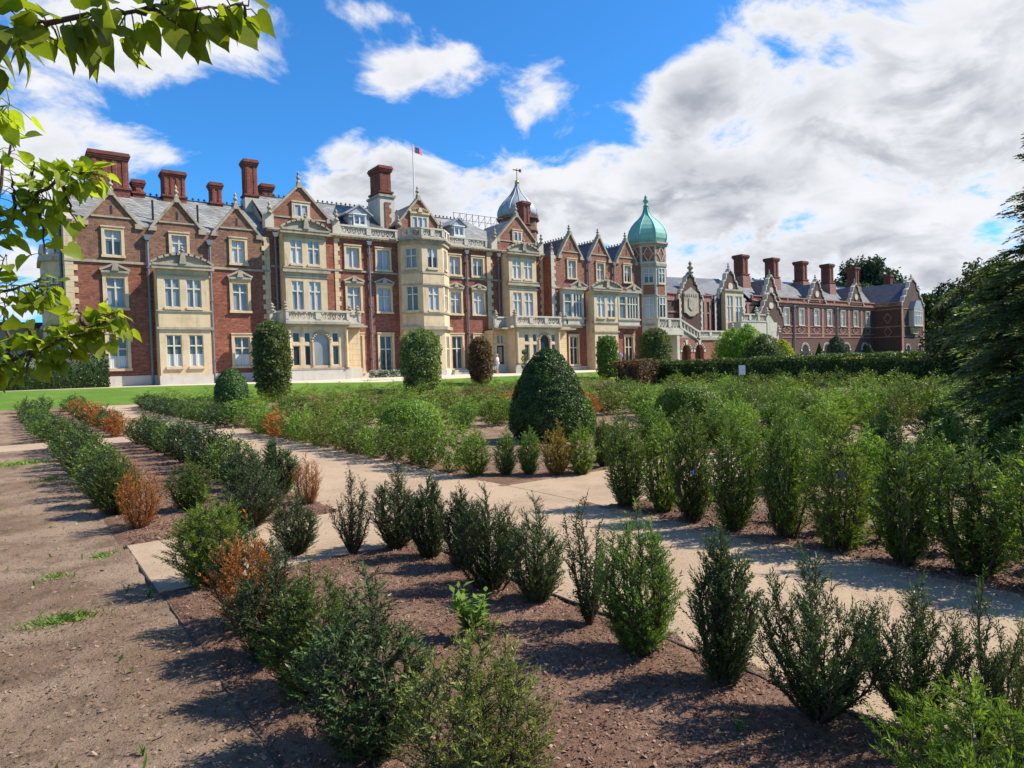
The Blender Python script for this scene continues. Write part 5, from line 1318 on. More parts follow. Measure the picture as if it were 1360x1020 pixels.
def revolve_foliage(name, cx, cy, z0, prof, n, size, mat, label, cat, seed, group=None, core=.90, depth=.12, rough=.06, trunk=None, flat=.55, lean=0, tint=(.25, .9), gaps=0.0):
    """leafy body of revolution: profile of (radius, height) pairs; leaves through an outer layer over a solid dark core added to block light"""
    r = np.random.default_rng(seed); P = np.array(prof); zs = P[:, 1]; rs = P[:, 0]
    t = thing(name, (cx, cy, z0), label, cat, group)
    zz = r.uniform(0, 1, n * 2)
    # area weighting by radius
    z = zs[0] + (zs[-1] - zs[0]) * zz; rad = np.interp(z, zs, rs); keep = r.uniform(0, max(rs), n * 2) < rad + .12 * max(rs); z = z[keep][:n]; rad = rad[keep][:n]; n = len(z)
    th = r.uniform(0, 2 * math.pi, n)
    dep = 1 - depth * r.uniform(0, 1, n) ** 1.5
    x = np.cos(th) * rad * dep; y = np.sin(th) * rad * dep
    C = np.stack([x, y, z], 1)
    cn = clump_noise(C, 2.2 / max(rs), seed) ; cn2 = clump_noise(C, 6.0 / max(rs), seed + 9)
    C[:, 0] *= 1 + rough * (cn + cn2); C[:, 1] *= 1 + rough * (cn + cn2); C[:, 2] += rough * max(rs) * cn2 * .6
    if gaps:
        k = cn + .8 * cn2 > -.55 + (r.uniform(-1, 1, n) * .3) - (1 - gaps); C, cn2, cn, th = C[k], cn2[k], cn[k], th[k]; n = len(C)
    dr = np.gradient(rs, zs); nz = -np.interp(C[:, 2], zs, dr); nz = np.clip(nz, -1, 4)
    nrm = np.stack([np.cos(th), np.sin(th), nz], 1); nrm /= np.linalg.norm(nrm, axis=1)[:, None]
    T = np.clip(tint[0] + (tint[1] - tint[0]) * (.45 + .55 * cn2 + .3 * cn + r.normal(size=n) * .22), 0, 1)
    Q = leaf_quads(C, size, r, nrm, flat)
    ex = None
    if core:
        c = MB().lathe(0, 0, [(max(.01, a * core), b * (.98 if b > zs[0] else 1)) for a, b in prof], 20); ex = (c.v, c.f, .06)  # solid dark body added inside, stops light passing between the leaves
    o = bpy.data.objects.new('foliage', quad_mesh('foliage', Q, T, M[mat], ex)); COL.objects.link(o); o.parent = t
    BASE[o.name] = (cx, cy, z0)
    tr = trunk or (.06, .25)
    MB().lathe(cx, cy, [(tr[0] * 1.3, z0 - .1), (tr[0], z0 + tr[1]), (tr[0] * .7, z0 + max(zs) * .6)], 8).build('trunk', M['bark'], t)
    return t

def dome(r, h, lo=.0, p=2.0, waist=1.0):
    return [(r * waist * .92, lo)] + [(r * (1 - (k / 10) ** p) ** (1 / p) if k else r, lo + h * (.12 + .88 * k / 10)) for k in range(0, 11)]

revolve_foliage('clipped_topiary', 9.35, 11.35, 0, [(.78, .05), (.86, .3), (.86, .6), (.77, 1.0), (.62, 1.36), (.46, 1.66), (.29, 1.86), (.13, 1.97), (.02, 2.0)], 30000, .042, 'clip_dk',
                'large rounded dark green clipped topiary dome in the middle of the garden', 'topiary', 3, rough=.065, depth=.12)
revolve_foliage('clipped_topiary', 9.80, 10.92, 0, [(.34, .05), (.40, .3), (.36, .65), (.24, .88), (.02, 1.0)], 7000, .05, 'clip_mid', 'small lighter green bush leaning against the right foot of the large topiary', 'topiary', 4, rough=.08)
revolve_foliage('clipped_topiary', 7.0, 13.3, 0, [(.62, .05), (.72, .3), (.66, .6), (.45, .85), (.02, .98)], 12000, .04, 'clip_lt', 'low bright light green clipped dome left of the large topiary', 'topiary', 5, rough=.02, depth=.06)
revolve_foliage('clipped_topiary', 12.9, 10.4, 0, [(.75, .05), (.85, .4), (.75, .75), (.5, 1.0), (.02, 1.12)], 12000, .045, 'clip_lt', 'low rounded clipped dome among the yews right of the large topiary', 'topiary', 6, rough=.03, depth=.08)
revolve_foliage('clipped_topiary', 7.2, 29.5, 0, [(.62, 0), (.68, .6), (.66, 1.1), (.52, 1.5), (.3, 1.8), (.02, 1.92)], 9000, .07, 'clip_dk', 'dark green clipped dome bush at the foot of the left column tree', 'topiary', 7, rough=.03)
def column(x, y, h, w, mat, lab, seed, n=9000, size=.13, gaps=.12, rough=.17, top=.82):
    z = gz(y); R = w / 2
    pr = [(R * .70, .15), (R * .86, .10 * h), (R * .98, .35 * h), (R, .6 * h), (R * .92, top * h), (R * .66, .93 * h), (R * .3, .985 * h), (.02, h)]
    return revolve_foliage('column_tree', x, y, z, pr, n, size, mat, lab, 'tree', seed, 'column trees standing on the lawn before the mansion', core=.78, depth=.28, rough=rough, trunk=(.12, .6), flat=.8, gaps=gaps)
column(11.25, 37.2, 4.35, 2.0, 'hornbeam', 'tall upright clipped tree with pale sunlit leaves before the left porch', 11)
column(20.3, 37, 4.0, 2.55, 'clip_br', 'broad dark olive clipped tree before the octagonal bay', 12).children[0].data.materials[0] = M['hornbeam']
column(26.1, 39, 3.35, 1.65, 'clip_br', 'narrow bronze brown clipped tree before the central drainpipe', 13, 7000)
column(38.4, 39, 3.5, 1.75, 'clip_mid', 'dark green clipped column tree beside the two standing men', 14, 7000)
column(47.5, 42, 4.0, 3.0, 'hornbeam', 'loose pale green broad tree in front of the domed tower', 15, 7500, .15, .35, .16, .7)

def box_hedge(name, x0, x1, y0, y1, z0, z1, n, size, mat, label, seed, rough=.06, tint=(.2, .9), bumps=0.0):
    r = np.random.default_rng(seed); L = [x1 - x0, y1 - y0, z1 - z0]
    A = [L[1] * L[2], L[1] * L[2], L[0] * L[2], L[0] * L[2], L[0] * L[1] * 1.2]; f = r.choice(5, n, p=np.array(A) / sum(A)); U = r.uniform(0, 1, (n, 3))
    C = np.array([x0, y0, z0]) + U * np.array(L); nr = np.zeros((n, 3))
    for k, (ax, val, s) in enumerate(((0, x0, -1), (0, x1, 1), (1, y0, -1), (1, y1, 1), (2, z1, 1))):
        s_ = f == k; C[s_, ax] = val - s * r.uniform(0, .1, s_.sum()); nr[s_, ax] = s
    cn = clump_noise(C, .9, seed); cn2 = clump_noise(C, 2.6, seed + 5)
    C += nr * ((cn * bumps + cn2 * rough))[:, None]
    T = np.clip(tint[0] + (tint[1] - tint[0]) * (.45 + .5 * cn2 + .35 * cn + r.normal(size=n) * .2), 0, 1)
    e = .10 + bumps; c = MB().box(x0 + e, x1 - e, y0 + e, y1 - e, z0, z1 - e)  # solid dark box added inside the leaf shell to block light
    b = ((x0 + x1) / 2, (y0 + y1) / 2, z0)
    me = quad_mesh(name, leaf_quads(C, size, r, nr, .6) - np.array(b), T, M[mat], ([(a - b[0], d - b[1], g - b[2]) for a, d, g in c.v], c.f, .05))
    o = bpy.data.objects.new(name, me); COL.objects.link(o); o.location = b
    return tag(o, label, 'hedge')
box_hedge('clipped_hedge', -14, 4.75, 49.0, 50.3, 1.05, 3.2, 16000, .10, 'clip_dk', 'tall dark flat topped hedge against the left end of the mansion', 21, .03, (.1, .7))
box_hedge('garden_hedge', 36.3, 38.0, 7.0, 33.5, -.05, 1.72, 26000, .13, 'hedge', 'long tall hedge closing the right side of the garden', 22, .12, (.2, 1.0), .14)
box_hedge('garden_hedge', 34.0, 36.0, 31.5, 34.0, -.05, 1.8, 5000, .13, 'clip_br', 'rusty brown end of the tall garden hedge near the stone arcade', 23, .14, (.4, 1.0), .12)
box_hedge('yellow_border', 72, 112, 38.5, 40.5, gz(39), gz(39) + 1.15, 9000, .3, 'yellow', 'yellow green flowering border below the brick wing', 24, .25, (.2, 1.0), .35)
box_hedge('dark_hedge', 60, 120, 42, 43.2, 1.0, 2.1, 8000, .25, 'clip_dk', 'low dark hedge behind the yellow border', 25, .1)
box_hedge('dark_hedge', 118, 150, 40, 43, 1.0, 3.0, 8000, .3, 'clip_dk', 'clipped dark hedge right of the pavilion', 26, .1)
def at_v(px, v):      # point on the vertical plane at depth v seen along image column px at eye height
    d = CR * ((px - 680) / 891.46) + CF; t = v / d.y; return d.x * t
for px, w, h, lab in ((1089, 1.5, 2.7, 'dark clipped cone left of the other cone before the brick wing'), (1155, 1.9, 2.7, 'dark clipped cone nearer the pavilion of the brick wing')):
    u = at_v(px, 37); revolve_foliage('clipped_cone', u, 37, gz(37), [(w * .5, 0), (w * .48, .5), (w * .3, h * .6), (w * .12, h * .9), (.02, h + .25)], 4000, .13, 'clip_dk', lab, 'topiary', int(px), rough=.03)
revolve_foliage('clipped_mound', at_v(1182, 37), 37, gz(37), [(1.15, 0), (1.2, .9), (.95, 1.5), (.5, 1.85), (.02, 2.0)], 4000, .14, 'clip_mid', 'rounded green mound right of the clipped cones', 'topiary', 31, rough=.03)
for px, v, r_, h, mt, lab in ((975, 40, 2.1, 4.3, 'clip_lt', 'bright leafy climbing shrub before the stone arcade'), (994, 38, 1.7, 4.8, 'clip_lt', 'tall bright green shrub against the stone staircase'),
                          (1016, 36, 1.9, 4.0, 'hornbeam', 'pale olive rounded bush before the staircase'), (1040, 38, 1.2, 3.3, 'yellow', 'yellow green bush right of the pale olive bush'), (1058, 37, 1.0, 1.9, 'tree_grey', 'thin grey green shrub before the brick wing'), (1112, 44, 1.2, 3.4, 'tree_grey', 'slim upright grey shrub against the brick wing')):
    revolve_foliage('garden_shrub', at_v(px, v), v, gz(v), [(r_ * .7, .05), (r_, h * .35), (r_ * .9, h * .62), (r_ * .55, h * .85), (.05, h)], 4500, .17, mt, lab, 'shrub', int(px) + 3, core=.72, depth=.35, rough=.2, flat=.9, gaps=.3)

def big_tree(name, x, y, z0, h, R, n, size, mat, label, seed, trunk_h=.3, flatness=.75, blobs=26, dens=1.0, group='trees behind and beside the brick wing'):
    """trunk with limbs and a crown of many overlapping leaf clumps"""
    r = np.random.default_rng(seed); t = thing(name, (x, y, z0), label, 'tree', group); tr = MB()
    tr.tube([(x, y, z0 - .3), (x + r.normal() * .1, y, z0 + h * .3), (x + r.normal() * .3, y, z0 + h * .62)], [R * .09, R * .07, R * .03], 8)
    cs = []
    cz = z0 + h * (trunk_h + (1 - trunk_h) * .5); hz = h * (1 - trunk_h) * .5
    for k in range(blobs):
        d = r.normal(size=3); d /= np.linalg.norm(d); q = r.uniform(.35, .86)
        c = np.array([x + d[0] * R * q, y + d[1] * R * q, cz + d[2] * hz * q * .95]); s = R * r.uniform(.22, .40); cs.append((c, s))
        if k % 2 == 0: tr.tube([(x, y, z0 + h * r.uniform(.25, .55)), tuple((c + np.array([x, y, cz])) / 2 - np.array([0, 0, .06 * h])), tuple(c)], [R * .03, R * .02, R * .006], 5)
    tr.build('trunk', M['bark'], t)
    C = []; NN = []; T = []
    per = n // blobs
    for c, s in cs:
        d = r.normal(size=(per, 3)); d /= np.linalg.norm(d, axis=1)[:, None]; q = r.uniform(.25, 1.0, per) ** .45
        C.append(c + d * (s * q)[:, None] * np.array([1, 1, flatness])); NN.append(d * .7 + np.array([0, 0, .5])); T.append(np.full(per, r.uniform(.15, .75)))
    C = np.vstack(C); NN = np.vstack(NN); T = np.concatenate(T)
    C += r.normal(size=C.shape) * size * .5
    k = clump_noise(C, 1.4 / size / 6, seed) > -.28; C, NN, T = C[k], NN[k], T[k]
    T = np.clip(T + r.normal(size=len(C)) * .22, 0, 1)
    o = bpy.data.objects.new('crown', quad_mesh('crown', leaf_quads(C, size, r, NN, .8) - np.array([x, y, z0]), T, M[mat])); COL.objects.link(o); o.parent = t
    return t
big_tree('broadleaf_tree', 158, 76, 1, 23.5, 11.0, 26000, .75, 'tree_grey', 'large blue green round tree rising behind the right end of the brick wing', 41, .25, blobs=40)
big_tree('broadleaf_tree', 176, 70, 1, 19, 8, 14000, .75, 'tree', 'mid green tree behind the pavilion roof, right of the blue green one', 42, .2)
big_tree('broadleaf_tree', 150, 44, 1, 14.5, 6.5, 14000, .6, 'tree', 'dark spreading tree right of the pavilion', 43, .1)
big_tree('broadleaf_tree', 128, 34, 1, 13.5, 6.5, 14000, .5, 'tree', 'dense dark tree between the pavilion and the tall right trees', 44, .05)
big_tree('broadleaf_tree', 105, 70, 1, 15, 7, 8000, .7, 'tree', 'dark tree seen over the wing roof between chimneys', 45, .2)
big_tree('broadleaf_tree', 82, 72, 1, 16.5, 7, 8000, .7, 'tree', 'dark tree just right of the green dome behind the hall', 46, .2)
big_tree('broadleaf_tree', 93, 18, 0.5, 11, 6, 12000, .45, 'tree', 'mid dark tree above the right end of the garden hedge', 47, .02)
big_tree('broadleaf_tree', 66, 12.5, 0, 8.2, 5.5, 13000, .33, 'conifer', 'dark bushy tree behind the tall right hedge', 48, .0, .8, 30)
big_tree('broadleaf_tree', 70, 3, 0, 10.5, 6.5, 13000, .36, 'tree', 'tall dark tree beyond the feathery conifer at the right edge', 49, .0, .8, 30)
def conifer(x, y, h, R, n_br, mat, label, seed, low=.02, sp=26, nl=.06, nw=.018, rot=None):
    """trunk with tiers of arching branches that carry drooping feathery sprays"""
    r = np.random.default_rng(seed); t = thing('conifer', (x, y, 0), label, 'tree', 'tall dark conifers at the right edge'); tr = MB()
    tr.tube([(x, y, -.1), (x, y, h * .5), (x, y, h)], [.10 * h / 5, .07 * h / 5, .012], 7)
    C = []; D = []; T = []
    for b in range(n_br):
        q = low + (1 - low) * (b + r.random()) / n_br; z = h * q; L = R * (1 - q ** 2.0 * .74) * r.uniform(.6, 1.1); a = r.uniform(0, 6.283)
        dr = np.array([math.cos(a), math.sin(a), 0]); K = 8; up = .55 - .35 * (1 - q)
        pts = [np.array([x, y, z]) + dr * L * (k / K) + np.array([0, 0, L * (up * (k / K) - .55 * (k / K) ** 2)]) for k in range(K + 1)]
        tr.tube([tuple(p) for p in pts], [max(.004, .018 * (1 - k / K)) for k in range(K + 1)], 4)
        sd = np.cross(dr, [0, 0, 1]); bt = r.uniform(.2, .75)
        for s in range(sp):
            u = r.uniform(.12, 1) * K; j = min(K - 1, int(u)); p = pts[j] + (pts[j + 1] - pts[j]) * (u - j); s1 = 1 if s % 2 else -1
            d = dr * r.uniform(.5, 1.0) + sd * s1 * r.uniform(.5, 1.0) + np.array([0, 0, r.uniform(-.3, .25)]); d /= np.linalg.norm(d); l = L * r.uniform(.12, .30) + .06; nn = int(l / .022) + 2
            for m in range(nn):
                e = (m + .5) / nn; s2 = 1 if m % 2 else -1; w = np.cross(d, [0, 0, 1.0]); w /= np.linalg.norm(w) + 1e-6
                C.append(p + d * l * e + np.array([0, 0, -.25 * l * e * e])); D.append(d * .8 + w * s2 * .75 + np.array([0, 0, -.1])); T.append(min(1, max(0, bt * (.4 + .8 * e) + r.normal() * .1)))
    tr.build('trunk', M['bark'], t)
    C = np.array(C); D = np.array(D); D /= np.linalg.norm(D, axis=1)[:, None]; n = len(C); S = np.cross(D, r.normal(size=(n, 3)) * .5 + np.array([0, 0, 1])); S /= np.linalg.norm(S, axis=1)[:, None]
    l = nl * r.uniform(.7, 1.3, n)[:, None]; w = nw * r.uniform(.7, 1.3, n)[:, None] * .5
    Q = np.stack([C, C + D * l * .45 + S * w, C + D * l, C + D * l * .45 - S * w], 1) - np.array([x, y, 0])
    o = bpy.data.objects.new('foliage', quad_mesh('foliage', Q, T, M[mat])); COL.objects.link(o); o.parent = t
    return t
conifer(12.05, 2.85, 5.0, 1.32, 320, 'conifer', 'tall feathery dark conifer cut off by the right edge of the photo', 51, sp=30, nl=.075, nw=.026)
conifer(13.6, 4.1, 3.1, 1.2, 150, 'conifer', 'lower dark conifer bush at the left foot of the tall feathery one', 52, sp=26, nl=.08, nw=.03)
big_tree('broadleaf_tree', 36.0, 12.6, 0, 6.2, 2.1, 14000, .17, 'conifer', 'broad dark green tree behind the right end of the garden hedge', 53, .0, .9, 34, group='tall dark conifers at the right edge')
big_tree('broadleaf_tree', 30.6, 9.6, 0, 5.6, 1.9, 12000, .15, 'conifer', 'dark rounded tree between the broad one and the feathery conifer', 54, .0, .9, 34, group='tall dark conifers at the right edge')
def tree_belt(name, a0, a1, R, h, n, size, seed):
    r = np.random.default_rng(seed); a = np.radians(r.uniform(a0, a1, n)); q = R + r.uniform(-15, 15, n)
    top = h * (.72 + .28 * np.array([noise.noise((x * 14, seed, 0)) for x in a])); z = top * r.uniform(0, 1, n) ** .8
    C = np.stack([np.sin(a) * q, np.cos(a) * q, z], 1); NN = np.stack([-np.sin(a), -np.cos(a), np.full(n, .5)], 1)
    o = bpy.data.objects.new(name, quad_mesh(name, leaf_quads(C, size, r, NN, .8), np.clip(r.normal(size=n) * .2 + .4, 0, 1), M['tree'])); COL.objects.link(o)
    o['kind'] = 'stuff'; o['label'] = 'far belt of trees on the horizon'
tree_belt('distant_trees', 66, 100, 260, 13, 9000, 2.6, 1); tree_belt('distant_trees', -30, 4, 260, 9, 5000, 2.6, 2)

# ------------------------------------------------------------------ lime tree whose branches hang in at the left
M['lime'] = mat_leaf('lime_leaves', (0.07, 0.13, 0.015), (0.36, 0.42, 0.035), .6, .42, .0, 45)
lime = thing('lime_tree', (-3.3, 1.2, 0), 'lime tree with big heart shaped leaves, its branches reaching in at the upper left', 'tree')
MB().tube([(-3.3, 1.2, -.1), (-3.25, 1.25, 1.5), (-3.1, 1.3, 3.2), (-2.9, 1.35, 4.6)], [.19, .16, .13, .06], 10).build('trunk', M['bark'], lime)
HEART = [(0, 0), (.22, -.12), (.44, -.04), (.52, .18), (.46, .42), (.30, .66), (.10, .88), (0, 1.08), (-.10, .88), (-.30, .66), (-.46, .42), (-.52, .18), (-.44, -.04), (-.22, -.12)]
def at(px, py, dist):
    d = CR * ((px - 680) / 891.46) - CU * ((py - 510) / 891.46) + CF; return Vector((0, 0, EYE)) + d.normalized() * dist
def lime_branch(pts, n, size, seed, r0=.012, tint=(.2, .9), hang=.9, side=(), spread=.05):
    """a twig through the given points with its own side twigs; leaves on short stalks hang from both"""
    r = random.Random(seed); m = MB(); P = [Vector(p) for p in pts]
    def sub(P, k=6):
        out = []
        for a, b in zip(P[:-1], P[1:]):
            for i in range(k): out.append(a + (b - a) * (i / k) + Vector((r.gauss(0, .004), r.gauss(0, .004), r.gauss(0, .004))))
        return out + [P[-1]]
    S = sub(P); m.tube(S, [r0 * (1 - .85 * i / (len(S) - 1)) for i in range(len(S))], 6)
    tw = [S]
    for s_ in side:
        i = int(s_[0] * (len(S) - 1)); a = S[i]; b = Vector(s_[1]); q = sub([a, (a + b) / 2 + Vector((0, 0, .02)), b], 4); m.tube(q, [r0 * .5 * (1 - .8 * j / (len(q) - 1)) for j in range(len(q))], 5); tw.append(q)
    o = m.build('branch', M['twig'], lime)
    V = []; F = []; T = []; MI = []
    tot = sum((t[-1] - t[0]).length for t in tw)
    for t in tw:
        k = max(2, int(n * (t[-1] - t[0]).length / tot))
        for i in range(k):
            q = (i + r.random()) / k; q = .05 + .95 * q; x = q * (len(t) - 1); j = min(len(t) - 2, int(x)); p = t[j] + (t[j + 1] - t[j]) * (x - j); ax = (t[j + 1] - t[j]).normalized()
            out = Vector((r.gauss(0, 1), r.gauss(0, 1), r.gauss(0, .6))); out = (out - ax * out.dot(ax)).normalized()
            st = p + out * spread * r.uniform(.3, 1.0) - Vector((0, 0, .012))
            s = size * r.uniform(.6, 1.2); d = (out * .7 + ax * .4 + Vector((0, 0, -hang * r.uniform(.3, 1.2)))).normalized()
            nrm = Vector((r.gauss(0, .5), r.gauss(0, .5), 1)); nrm = (nrm - d * nrm.dot(d)).normalized(); w = d.cross(nrm)
            base = len(V); fold = r.uniform(.05, .3); curl = r.uniform(-.5, .2)
            # centre-line vertices then the outline, two halves folded along the midrib
            mid = [st + d * (s * y) + nrm * (curl * s * y * y) for y in (0, .25, .5, .78, 1.08)]
            right = [(.22, -.12), (.44, -.04), (.52, .18), (.46, .42), (.30, .66), (.10, .90)]
            V += mid
            for sg in (1, -1):
                for (hx, hy) in right: V.append(st + d * (s * hy) + w * (sg * s * hx * .95) + nrm * (s * hx * fold + curl * s * max(hy, 0) ** 2 + r.gauss(0, .006) * s))
            R = [base + 5 + k2 for k2 in range(6)]; Lf = [base + 11 + k2 for k2 in range(6)]; c = base
            for g, fl in ((R, 0), (Lf, 1)):
                for f in ((c, g[0], g[1]), (c, g[1], g[2], c + 1), (c + 1, g[2], g[3], c + 2), (c + 2, g[3], g[4], c + 3), (c + 3, g[4], g[5], c + 4)):
                    F.append(f[::-1] if fl else f)
            tv = min(1, max(0, tint[0] + (tint[1] - tint[0]) * (r.random() * .7 + .3 * q))); T += [tv] * 10
            m2 = MB().tube([p, (p + st) / 2 + Vector((0, 0, .006)), st], .0013, 3); k3 = len(V); V += [Vector(z) for z in m2.v]; F += [tuple(a + k3 for a in f) for f in m2.f]; T += [tv] * len(m2.f)
    b = Vector(BASE[lime.name]); me = bpy.data.meshes.new('leaves'); me.from_pydata([tuple(v - b) for v in V], [], F); me.materials.append(M['lime'])
    me.attributes.new('tint', 'FLOAT', 'FACE').data.foreach_set('value', np.array(T, dtype=np.float32)); me.update()
    lo = bpy.data.objects.new('leaves', me); COL.objects.link(lo); lo.parent = o; BASE[lo.name] = tuple(b)
    me.polygons.foreach_set('use_smooth', [True] * len(me.polygons))
lime_branch([(-3.0, 1.3, 4.0), at(-330, -160, 2.2), at(-90, 70, 1.55), at(0, 42, 1.40), at(110, 22, 1.34), at(230, 10, 1.30), at(330, 8, 1.30)], 125, .046, 1, .009, side=((.62, at(75, 60, 1.36)), (.78, at(250, 50, 1.3)), (.95, at(345, 40, 1.3))), spread=.045)
lime_branch([(-3.1, 1.3, 3.1), at(-420, 140, 2.9), at(-140, 330, 2.7), at(-20, 320, 2.6), at(40, 270, 2.55), at(90, 225, 2.5), at(128, 232, 2.5)], 270, .048, 2, .014, side=((.55, at(25, 150, 2.6)), (.62, at(15, 235, 2.5)), (.70, at(45, 215, 2.5)), (.8, at(105, 300, 2.5)), (.72, at(60, 340, 2.5))), hang=.5, spread=.06)
lime_branch([(-3.15, 1.25, 2.5), at(-420, 380, 2.9), at(-150, 500, 2.6), at(-10, 490, 2.5), at(60, 462, 2.45), at(115, 440, 2.4), at(160, 412, 2.4)], 290, .045, 3, .013, side=((.62, at(40, 425, 2.45)), (.68, at(30, 500, 2.4)), (.8, at(95, 480, 2.4)), (.9, at(150, 440, 2.38)), (.58, at(5, 400, 2.5)), (.85, at(100, 410, 2.45))), hang=.5, spread=.06)
lime_branch([(-3.1, 1.3, 2.8), at(-420, 260, 2.9), at(-160, 380, 2.75), at(-20, 390, 2.6), at(40, 380, 2.55), at(80, 378, 2.55)], 110, .045, 4, .010, side=((.65, at(10, 340, 2.5)), (.85, at(60, 400, 2.5))), hang=.6, spread=.06)
lime_branch([(-3.0, 1.3, 3.6), at(-400, 20, 2.6), at(-120, 150, 2.5), at(-30, 150, 2.45), at(15, 140, 2.4)], 110, .046, 5, .010, side=((.8, at(20, 200, 2.4)),), hang=.5, spread=.06)

# ------------------------------------------------------------------ weeds and grass tufts
M['weed'] = mat_leaf('weed_leaves', (0.07, 0.15, 0.025), (0.26, 0.40, 0.07), .4, .5, .05)
def leafy_weed(u, v, h, label, seed, n=7):
    r = np.random.default_rng(seed); z = soil_z(u, v); t = thing('leafy_weed', (u, v, z), label, 'weed', 'weeds on the bare soil'); st = MB(); Q = []; T = []
    for k in range(n):
        a = r.uniform(0, 6.28); hh = h * r.uniform(.5, 1); p0 = np.array([u, v, z]); p1 = p0 + np.array([math.cos(a) * hh * .35, math.sin(a) * hh * .35, hh])
        st.tube([tuple(p0), tuple((p0 + p1) / 2 + np.array([0, 0, .02 * h])), tuple(p1)], [.004, .003, .002], 4)
        for m in range(11):
            q = .2 + .8 * (m + r.random()) / 11; p = p0 + (p1 - p0) * q; b = r.uniform(0, 6.28); d = np.array([math.cos(b), math.sin(b), r.uniform(.1, .7)]); d /= np.linalg.norm(d); L = h * .30 * r.uniform(.6, 1.2)
            w = np.cross(d, [0, 0, 1]); w /= np.linalg.norm(w); w *= L * .17
            Q.append([p, p + d * L * .4 + w, p + d * L - np.array([0, 0, L * .15]), p + d * L * .4 - w]); T.append(r.uniform(.2, 1))
    st.build('stem', M['weed'], t)
    o = bpy.data.objects.new('leaves', quad_mesh('leaves', np.array(Q) - np.array([u, v, z]), T, M['weed'])); COL.objects.link(o); o.parent = t
def grass_tuft(u, v, R, h, n, label, seed, el=1.0):
    r = np.random.default_rng(seed); Q = []; T = []
    for k in range(n):
        a = r.uniform(0, 6.28); q = R * abs(r.normal()) * .5; x, y = u + math.cos(a) * q * el, v + math.sin(a) * q; z = soil_z(x, y) - .005
        b = r.uniform(0, 6.28); L = h * r.uniform(.4, 1.1); d = np.array([math.cos(b) * .6, math.sin(b) * .6, 1.0]); d /= np.linalg.norm(d); w = np.array([-math.sin(b), math.cos(b), 0]) * .0028
        p = np.array([x, y, z]); Q.append([p - w, p + w, p + d * L + np.array([math.cos(b), math.sin(b), -.2]) * L * .25 + w * .2, p + d * L * .6 - w]); T.append(r.random())
    z = soil_z(u, v); o = bpy.data.objects.new('grass_tuft', quad_mesh('grass_tuft', np.array(Q) - np.array([u, v, z]), T, M['weed'])); COL.objects.link(o); o.location = (u, v, z)
    tag(o, label, 'grass', None, 'stuff')
leafy_weed(2.10, 3.32, .30, 'bright green leafy weed growing on the mulch between two yew rows', 1, 18)
leafy_weed(2.18, 3.25, .16, 'low weed touching the bright leafy weed', 2, 5)
leafy_weed(1.95, 4.65, .07, 'tiny pale green weed on the mulch before the slender first yew', 3, 5)
leafy_weed(1.92, 4.35, .07, 'tiny spiky weed on the mulch near the broad bushy yew', 4, 5)
leafy_weed(.37, 3.22, .05, 'small flat weed alone on the bare soil at the lower left', 5, 4)
leafy_weed(.72, 5.55, .09, 'yellowish green weed at the left corner of the short path', 6, 5)
leafy_weed(.60, 5.75, .08, 'small green weed a step left of the short path', 7, 5)
leafy_weed(2.45, 1.75, .06, 'small weed on the mulch near the vase shaped yew', 8, 5)
leafy_weed(2.1, 1.45, .10, 'yellow green weed at the bottom of the photo on mulch', 9, 6)
for i, (u, v, h) in enumerate(((5.85, 3.2, .34), (5.9, 2.75, .36), (5.95, 2.2, .34), (6.0, 3.7, .3), (5.9, 1.6, .3), (6.0, 4.6, .28), (6.2, 1.9, .32), (6.3, 2.5, .36), (6.3, 3.1, .36))):
    leafy_weed(u, v, h, 'bright green weed showing between the tall yews of the right front row', 20 + i, 12)
grass_tuft(.18, 5.4, .20, .055, 700, 'flat green grass tuft on bare soil at the left', 1, 1.3)
grass_tuft(-.05, 16.2, .55, .09, 700, 'green grass patch on bare soil beside the far left row', 2, 1.2)
grass_tuft(.35, 13.2, .3, .06, 260, 'thin grass patch on soil beside the long left row', 3)
grass_tuft(.55, 7.1, .16, .05, 160, 'sparse grass near the left end of the short path', 4)
grass_tuft(.2, 6.6, .18, .045, 160, 'sparse grass on bare soil left of the short path', 5)

# ------------------------------------------------------------------ sign, flowers, people
sg = thing('notice_board', (35.3, 24.4, 0), 'small white notice board on a post before the tall garden hedge', 'sign')
fsg = Fr((35.3, 24.4), (.6, -.8))
MB().fbox(fsg, -.04, .04, 0, .05, -.05, 1.3).build('post', M['pipe'], sg)
MB().fbox(fsg, -.19, .19, .05, .08, .72, 1.30).build('board', mat_plain('white_board', (.75, .75, .72), .5, 0, .05), sg)
M['flower'] = mat_leaf('white_flowers', (0.06, 0.12, 0.03), (0.75, 0.75, 0.68), .1, .6, 0)
for i, (u0, u1, v) in enumerate(((22.3, 25.3, 48.6), (33.4, 34.6, 48.7), (36.2, 40.0, 46.9))):
    box_hedge('flower_border', u0, u1, v, v + .6, ZT - .1, ZT + .55, 900, .14, 'flower', ('border of white flowers before the french window left of the octagonal bay', 'white flowers beside the bronze tree', 'long border of white flowers under the right porch window')[i], 60 + i, .1, (-.2, 1.1), .08)
def ball_tree(u, v, lab, s):
    t = thing('ball_topiary', (u, v, ZT), lab, 'topiary'); m = MB().tube([(u, v, ZT), (u, v, ZT + 1.9)], .03, 6); m.build('trunk', M['bark'], t)
    r = np.random.default_rng(s); C = []; NN = []
    for z, R in ((.55, .32), (1.2, .30), (1.8, .24)):
        d = r.normal(size=(500, 3)); d /= np.linalg.norm(d, axis=1)[:, None]; C.append(np.array([0, 0, z]) + d * R); NN.append(d)
    C = np.vstack(C); o = bpy.data.objects.new('foliage', quad_mesh('foliage', leaf_quads(C, .09, r, np.vstack(NN), .5), r.random(len(C)), M['clip_dk'])); COL.objects.link(o); o.parent = t
